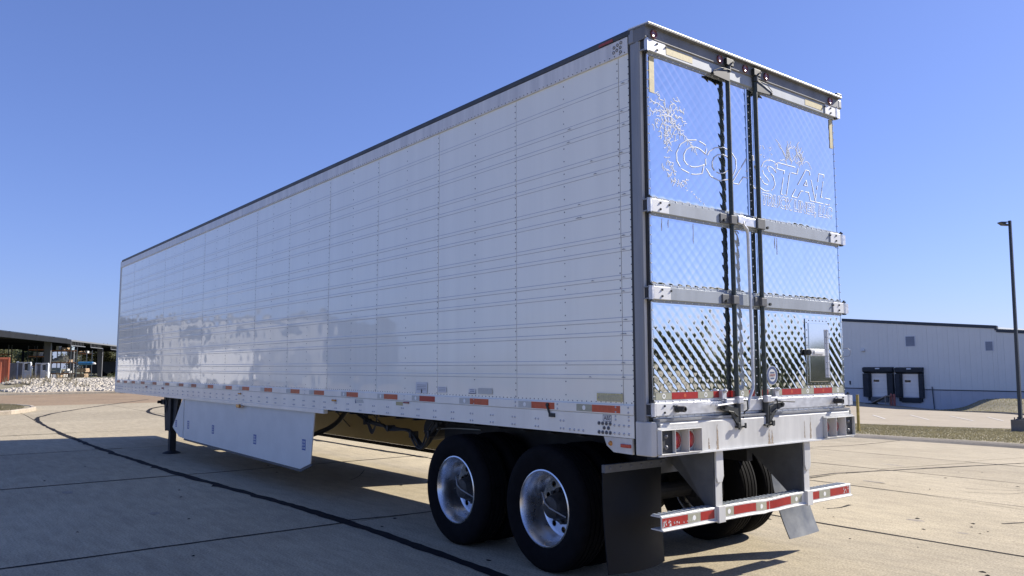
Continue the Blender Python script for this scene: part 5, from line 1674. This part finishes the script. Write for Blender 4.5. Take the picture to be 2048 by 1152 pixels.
crate('sheet_stack', (131.0, -13.9), (129.9, -14.9), .15, .84, 1.66, 'paleglass', 'pale blue sheets leaning on the bottom shelf of the first rack', 'sheets', n=2)
crate('white_carton', (133.7, -11.8), (133.0, -12.5), .8, 3.40, 4.0, 'whitegoods', 'white cartons on the dim rack left of the first column', 'cartons', n=2)
crate('white_carton', (130.0, -15.4), (129.5, -15.9), .7, .84, 1.2, 'whitegoods', 'white carton at the right end of the bottom rack shelf', 'carton', n=2)
crate('white_block', (86.4, -10.3), (85.5, -11.3), .6, .06, .46, 'whitegoods', 'long white concrete block on the verge below the shed', 'block', n=1)
crate('white_block', (85.4, -11.6), (85.0, -12.0), .5, .06, .40, 'whitegoods', 'short white concrete block beside the third column foot', 'block', n=1)
crate('white_bars', (140.6, -22.6), (139.7, -23.7), .5, .05, .22, 'whitegoods', 'stack of white bars on the ground by the black trailer', 'bars', n=2)
for k in range(5):
    q = O2 + U2 * (30 + k * 3.1) + V2 * 4.5
    crate('stored_pallet', (q.x, q.y), (q.x + .9, q.y - .8), .8, .05, .45 + .25 * (k % 3), ('timber', 'whitegoods', 'cabinet_d')[k % 3], ('low pale pallet of boards', 'white wrapped pallet', 'dark loaded pallet', 'second low pallet of boards', 'second white wrapped pallet')[k] + ' between the second and third columns', 'pallet', 'pallets on the shed floor', n=2)
r_ = random.Random(31)
for i in range(12):
    k = r_.random(); zz = (.84, 2.46, 4.25)[i % 3]
    q = Vector((132.0, -14.0)).lerp(Vector((129.6, -16.0)), (i + .5) / 12)
    w = r_.uniform(.25, .42)
    mm = ('whitegoods', 'timber', 'paleglass', 'cabinet_d')[r_.randrange(4)]
    lab = '%s carton on the %s shelf of the first pallet rack, %s from the left' % ({'whitegoods': 'white', 'timber': 'brown', 'paleglass': 'pale blue', 'cabinet_d': 'dark grey'}[mm], ('bottom', 'middle', 'top')[i % 3], ('first', 'second', 'third', 'fourth')[i // 3])
    crate('stored_carton', (q.x, q.y), (q.x - w * .75, q.y - w * .65), .6, zz, zz + r_.uniform(.3, .8), mm, lab, 'carton', 'cartons on the first pallet rack', n=2)
for i in range(4):
    q = Vector((138.8, -18.4)).lerp(Vector((137.5, -19.5)), (i + .4) / 4)
    crate('stored_carton', (q.x, q.y), (q.x - .25, q.y - .22), .6, 3.94, 3.94 + r_.uniform(.25, .6), ('timber', 'whitegoods')[i % 2], ('brown', 'white')[i % 2] + ' carton on the top shelf of the short rack, ' + ('first', 'second', 'third', 'fourth')[i] + ' from the left', 'carton', 'cartons on the short rack', n=2)
R = thing('pipe_barrier', 'low grey pipe rail barrier in front of the shed racks', 'barrier', (85.7, -7.8, 0))
b = MB(); b.cyl((85.9, -7.6, .62), (84.0, -10.0, .58), .055, 8); b.build('rail', 'shed_col', R)
for t in (0, .5, 1):
    p = Vector((85.9, -7.6, 0)).lerp(Vector((84.0, -10.0, 0)), t); b = MB(); b.cyl((p.x, p.y, 0), (p.x, p.y, .6), .05, 8); b.build('post', 'shed_col', R)

# black trailer with white letters
BT = thing('parked_trailer', 'black box trailer with white letters parked beyond the shed', 'trailer', (165.0, -24.0, 0))
p = Vector((165.2, -24.0)); q = Vector((157.0, -33.8)); d = (q - p).normalized(); n_ = Vector((-d.y, d.x))
if n_.x < 0: n_ = -n_
b = MB(); c = (p + q) / 2 + n_ * 1.25; Ld = (q - p).length / 2
b.obox((c.x, c.y, 1.72), (d.x * Ld, d.y * Ld, 0), (n_.x * 1.25, n_.y * 1.25, 0), (0, 0, 1.05)); b.build('body', 'darktrailer', BT)
b = MB(); b.obox((c.x, c.y, .58), (d.x * Ld, d.y * Ld, 0), (n_.x * .9, n_.y * .9, 0), (0, 0, .09)); b.build('chassis', 'under_grey', BT)
for t in (.3, .45):
    w = p + d * Ld * 2 * t
    b = MB(); b.cyl((w.x, w.y, .45), (w.x + n_.x * 2.4, w.y + n_.y * 2.4, .45), .45, 20); b.build('wheel', 'rubber', BT)
lp = p + d * 6.25 - n_ * .012
lettering('Tr', 1.15, (lp.x, lp.y, 1.68), ((d.x, d.y, 0), (0, 0, 1)), 'whitegoods', BT, width=1.35, extrude=.01)
lettering('El', .95, (lp.x, lp.y, .78), ((d.x, d.y, 0), (0, 0, 1)), 'whitegoods', BT, width=1.15, extrude=.01)

# container
CT = thing('shipping_container', 'red-orange corrugated shipping container at the left edge', 'container', (81.0, -3.3, 0))
b = MB()
p = Vector((81.3, -3.36)); q = Vector((81.95, 3.1)); d = (q - p).normalized(); Ln = 6.0; n_ = Vector((-d.y, d.x))
if n_.x < 0: n_ = -n_
pts = []; k = 0; t = 0
seq = []
while t < Ln:
    seq += [(t, 0), (t + .10, 0), (t + .15, .05), (t + .25, .05)]; t += .30
vs = []
for t, o_ in seq:
    w = p + d * t + n_ * o_
    vs += [(w.x, w.y, .18), (w.x, w.y, 2.42)]
b.add(vs, [(2 * i, 2 * i + 1, 2 * i + 3, 2 * i + 2) for i in range(len(seq) - 1)])
b.build('corrugated_side', 'container', CT, fixn=False)
b = MB(); c = p + d * Ln / 2 + n_ * 1.25
b.obox((c.x, c.y, 1.3), (d.x * Ln / 2, d.y * Ln / 2, 0), (n_.x * 1.19, n_.y * 1.19, 0), (0, 0, 1.2)); b.build('shell', 'container', CT)
for zz in (.09, 2.49):
    b = MB(); w = p - n_ * .01; e = w + d * Ln; b.bar((w.x, w.y, zz), (e.x, e.y, zz), .10, .17); b.build('frame_rail', 'container', CT)
b = MB(); b.bar((p.x, p.y, .0), (p.x, p.y, 2.57), .13, .13); b.build('corner_post', 'container', CT)

# framed equipment cabinets
def cabinet(label, a, c_, z1, full=True, dark=False):
    a = Vector(a); c_ = Vector(c_); d = c_ - a; n_ = Vector((-d.y, d.x)).normalized()
    if n_.x < 0: n_ = -n_
    R = thing('equipment_cabinet', label, 'cabinet', (a.x, a.y, 0), 'framed cabinets in front of the shed')
    def bx(name, t0, t1, o0, o1, z0, z2, m):
        b = MB(); cc = a + d * (t0 + t1) / 2 + n_ * (o0 + o1) / 2
        b.obox((cc.x, cc.y, (z0 + z2) / 2), (d.x * (t1 - t0) / 2, d.y * (t1 - t0) / 2, 0), (n_.x * (o1 - o0) / 2, n_.y * (o1 - o0) / 2, 0), (0, 0, (z2 - z0) / 2)); b.build(name, m, R, bevel=.015)
    if dark:
        bx('body', 0, 1, 0, .5, 0, z1, 'cabinet_d'); bx('panel', .1, .9, -.03, -.001, .2, z1 - .2, 'cabinet_d'); bx('side_frame', -.12, 0, -.02, .5, 0, z1, 'cabinet')
        return
    bx('back_panel', .0, .40, .2, .7, 0, z1, 'cabinet_d')
    bx('post', -.04, .03, -.05, .15, 0, z1, 'cabinet'); bx('post', .40, .48, -.05, .15, 0, z1, 'cabinet'); bx('post', .93, 1.0, -.05, .15, 0, z1 - .1, 'cabinet')
    bx('top_bar', .0, .97, -.05, .15, z1 - .12, z1, 'cabinet')
    bx('lower_door', .50, .86, 0, .5, .05, 1.2, 'cabinet')
    bx('window', .50, .72, .1, .2, 1.35, z1 - .15, 'glass'); bx('window', .74, .92, .05, .2, 1.3, z1 - .2, 'paleglass')
    bx('mid_bar', .48, .95, -.04, .1, 1.2, 1.32, 'cabinet')
cabinet('dark grey framed cabinet next to the red container', (98.0, -5.2), (97.4, -5.75), 2.15, dark=True)
cabinet('white framed cabinet with windows, larger one next to the dark cabinet', (97.5, -5.8), (96.4, -6.95), 2.25)
cabinet('white framed cabinet with windows in front of the first grey column', (96.3, -7.4), (95.2, -8.45), 2.15)

# trees beyond the shed
def tree(name, label, x, y, z0, ht, rad, n, m, seed, group, trunk=.25, squash=.8):
    r_ = random.Random(seed)
    R = thing(name, label, 'tree', (x, y, z0), group)
    b = MB()
    b.cyl((x, y, z0 - .3), (x + r_.uniform(-.2, .2), y, z0 + ht * .5), trunk, 8, r2=trunk * .5)
    limbs = []
    for k in range(6):
        a = r_.uniform(0, 6.28); e = (x + cos(a) * rad * .6, y + sin(a) * rad * .6, z0 + ht * r_.uniform(.55, .85)); limbs.append(e)
        b.cyl((x, y, z0 + ht * r_.uniform(.2, .45)), e, trunk * .4, 6, r2=trunk * .12)
    b.build('trunk', 'bark', R, fixn=False)
    cl = []
    for k in range(22):
        a = r_.uniform(0, 6.28); rr = rad * sqrt(r_.random()) * .85
        cl.append((x + cos(a) * rr, y + sin(a) * rr, z0 + ht * (.38 + .5 * r_.random()), rad * r_.uniform(.22, .42)))
    b = MB()
    for k in range(n):
        cx, cy, cz, cr = cl[r_.randrange(len(cl))]
        v = Vector((r_.gauss(0, 1), r_.gauss(0, 1), r_.gauss(0, 1))).normalized() * cr * r_.uniform(.5, 1.05)
        p = Vector((cx, cy, cz)) + Vector((v.x, v.y, v.z * squash))
        s_ = ht * .028 * r_.uniform(.6, 1.5)
        a1 = Vector((r_.gauss(0, 1), r_.gauss(0, 1), r_.gauss(0, 1))).normalized() * s_
        a2 = a1.cross(Vector((r_.gauss(0, 1), r_.gauss(0, 1), r_.gauss(0, 1)))).normalized() * s_ * .7
        i = len(b.v); b.v += [p - a1, p + a2, p + a1, p - a2]; b.f.append((i, i + 1, i + 2, i + 3)); b.mi.append(0)
    b.v = [tuple(v) for v in b.v]
    b.build('crown', m, R, fixn=False)
TR = [(225, -14, 8.5, 6, 'leaf', 'olive tree seen through the left bay of the shed'), (231, -20, 8.3, 5.5, 'leaf', 'rounded olive tree next to the left bay tree'), (241, -24, 8.2, 5, 'leaf', 'small olive tree behind the dark rack'),
      (205, -21, 6.6, 4, 'leaf_d', 'dark tree behind the first grey column'), (254, -39, 6.0, 6, 'leaf', 'wide low tree behind the short rack'), (219, -36, 6.2, 5, 'leaf', 'olive tree left of the third column'), (206, -36.5, 6.0, 5, 'leaf', 'olive tree right of the third column'), (226, -43.5, 7.0, 6, 'leaf_d', 'tall olive tree beside the corner of the white trailer'), (245, -16, 8.0, 6, 'leaf_d', 'dark tree at the far left behind the shed')]
for i, (x, y, ht, rad, m, lab) in enumerate(TR): tree('tree', lab, x, y, 0, ht, rad, 3200, m, 40 + i, 'trees beyond the shed')
tree('tree', 'tree top rising behind the right end of the warehouse roof', 52.2, -165, -4, 12.6, 4.5, 1500, 'leaf_d', 71, None)
tree('shrub', 'dark green shrub at the front corner of the white trailer', 78.9, -11.9, .1, 1.5, 1.0, 500, 'leaf_d', 72, None, trunk=.05)

# rip-rap bank of pale stones
r_ = random.Random(17)
base = []
for k in range(5):
    bm = bmesh.new(); bmesh.ops.create_icosphere(bm, subdivisions=1, radius=1)
    base.append(([Vector((v.co.x * r_.uniform(.75, 1.2), v.co.y * r_.uniform(.75, 1.2), v.co.z * r_.uniform(.6, 1.1))) for v in bm.verts], [[v.index for v in f.verts] for f in bm.faces])); bm.free()
b = MB()
for k in range(10500):
    x = 53.0 + 15.5 * r_.random(); y = r_.uniform(-12.0, -.2)
    lim = -1.0 - .10 * (x - 53) + (.9 * sin(x * .7))
    if y > lim: continue
    z = .10 + h(x, y) * .1 + .56 * sm(53, 66, x) * sm(0, 1, (1.5 - y) / 5.0)
    s_ = .04 + .12 * r_.random() ** 2.2
    vs, fs = base[r_.randrange(5)]
    R3 = Matrix.Rotation(r_.uniform(0, 6.28), 3, 'Z') @ Matrix.Rotation(r_.uniform(-.6, .6), 3, 'X')
    b.add([tuple(R3 @ (v * s_) + Vector((x, y, z + s_ * .35))) for v in vs], fs)
struct(b.build('riprap_stones', 'rock', fixn=False), 'stuff')
# dry weeds on the bank
b = MB()
for k in range(190):
    x = r_.uniform(56, 69); y = r_.choice((r_.gauss(-2.6, .7), r_.gauss(-3.6, .4), r_.gauss(-5.2, .4), r_.uniform(-9, -1)))
    z = .1 + .56 * sm(53, 66, x) * sm(0, 1, (1.5 - y) / 5.0)
    hh = r_.uniform(.25, .8)
    for q in range(3):
        w = .012; lx, ly = r_.uniform(-.2, .2), r_.uniform(-.2, .2)
        i = len(b.v); b.v += [(x, y - w, z), (x, y + w, z), (x + lx, y + ly, z + hh)]; b.f.append((i, i + 1, i + 2)); b.mi.append(0)
struct(b.build('dry_weeds', 'weed', fixn=False), 'stuff')

# ================================================================== SURROUNDINGS OUTSIDE THE FRAME (seen in the polished doors and glossy side)
# pale building across the lane
OB = thing('pale_building', 'pale rendered building across the lane, seen only as a reflection', 'building', (66, 17, 0))
A_ = Vector((56.0, 25.0)); E_ = Vector((.8, -.6)); N_ = Vector((.6, .8))
def obp(name, t0, t1, o0, o1, z0, z1, m):
    c = A_ + E_ * (t0 + t1) / 2 + N_ * (o0 + o1) / 2
    b = MB(); b.obox((c.x, c.y, (z0 + z1) / 2), (E_.x * (t1 - t0) / 2, E_.y * (t1 - t0) / 2, 0), (N_.x * (o1 - o0) / 2, N_.y * (o1 - o0) / 2, 0), (0, 0, (z1 - z0) / 2)); return b.build(name, m, OB)
obp('shell', 0, 28, 0, 14, 0, 5.6, 'offwhite'); obp('roof', -.3, 28.3, -.3, 14.3, 5.6, 5.85, 'shed_col')
for t, w, z0, hh, m_ in ((1.5, 3.4, .05, 3.2, 'cabinet_d'), (6.2, 1.2, .05, 2.4, 'shed'), (9.0, 4.2, .05, 3.5, 'cabinet_d'), (16.0, 3.0, .4, 3.0, 'seal'), (21.0, 3.0, .4, 3.0, 'seal')): obp('door', t, t + w, -.08, -.002, z0, z0 + hh, m_)
for t, w in ((2.0, 2.2), (7.0, 1.4), (11.0, 2.8), (18, 2.2)): obp('window', t, t + w, -.06, -.002, 4.1, 5.0, 'glass')
def van(t, o, ln, hh, m_, lab):  # unseen vans, added to give bright and dark glints in the trailer side
    c = A_ + E_ * t + N_ * o
    V_ = thing('reflection_van', lab, 'van', (c.x, c.y, 0), 'vans added across the lane for reflections')
    def vb(nm, t0, t1, o0, o1, z0, z1, mm, bv=.06):
        q = c + E_ * (t0 + t1) / 2 + N_ * (o0 + o1) / 2
        b = MB(); b.obox((q.x, q.y, (z0 + z1) / 2), (E_.x * (t1 - t0) / 2, E_.y * (t1 - t0) / 2, 0), (N_.x * (o1 - o0) / 2, N_.y * (o1 - o0) / 2, 0), (0, 0, (z1 - z0) / 2)); b.build(nm, mm, V_, bevel=bv)
    vb('body', 0, ln, -1, 1, .45, hh, m_, .12); vb('cab', ln, ln + 1.1, -.95, .95, .45, hh * .62, m_, .2); vb('window', ln + .2, ln + 1.0, -.97, .97, hh * .62, hh * .9, 'glass', .05)
    for tt in (.8, ln + .2):
        for oo in (-1.02, .82):
            p_ = c + E_ * tt + N_ * oo; q_ = p_ + N_ * .2
            b = MB(); b.cyl((p_.x, p_.y, .36), (q_.x, q_.y, .36), .36, 18); b.build('wheel', 'rubber', V_)
van(3.2, -4.5, 4.6, 2.9, 'whitegoods', 'white box van added across the lane for its bright reflection, left one')
van(12.0, -5.5, 4.2, 2.4, 'whitegoods', 'lower white van added across the lane for its bright reflection')
van(19.0, -4.8, 5.0, 3.1, 'sticker_w', 'tall white van added across the lane for its bright reflection')
# woodland edge behind the camera to the right
b = MB(); r_ = random.Random(55)
for k in range(9000):
    t = r_.random()
    a = radians(198 + 75 * t)
    dist = 92 + 10 * r_.random() + 8 * sin(a * 9)
    top = 4.2 + 1.6 * sin(a * 23) + 1.0 * sin(a * 57 + 1)
    zz = r_.random() ** .8 * top
    x, y = cos(a) * dist, sin(a) * dist
    zz += -2.0 if y < -50 else -1.0
    s_ = r_.uniform(.35, .9)
    a1 = Vector((r_.gauss(0, 1), r_.gauss(0, 1), r_.gauss(0, 1))).normalized() * s_
    a2 = a1.cross(Vector((r_.gauss(0, 1), r_.gauss(0, 1), r_.gauss(0, 1)))).normalized() * s_ * .8
    p = Vector((x, y, zz)); i = len(b.v)
    b.v += [tuple(p - a1), tuple(p + a2), tuple(p + a1), tuple(p - a2)]; b.f.append((i, i + 1, i + 2, i + 3)); b.mi.append(0)
struct(b.build('woods', 'leaf_d', fixn=False), 'stuff')
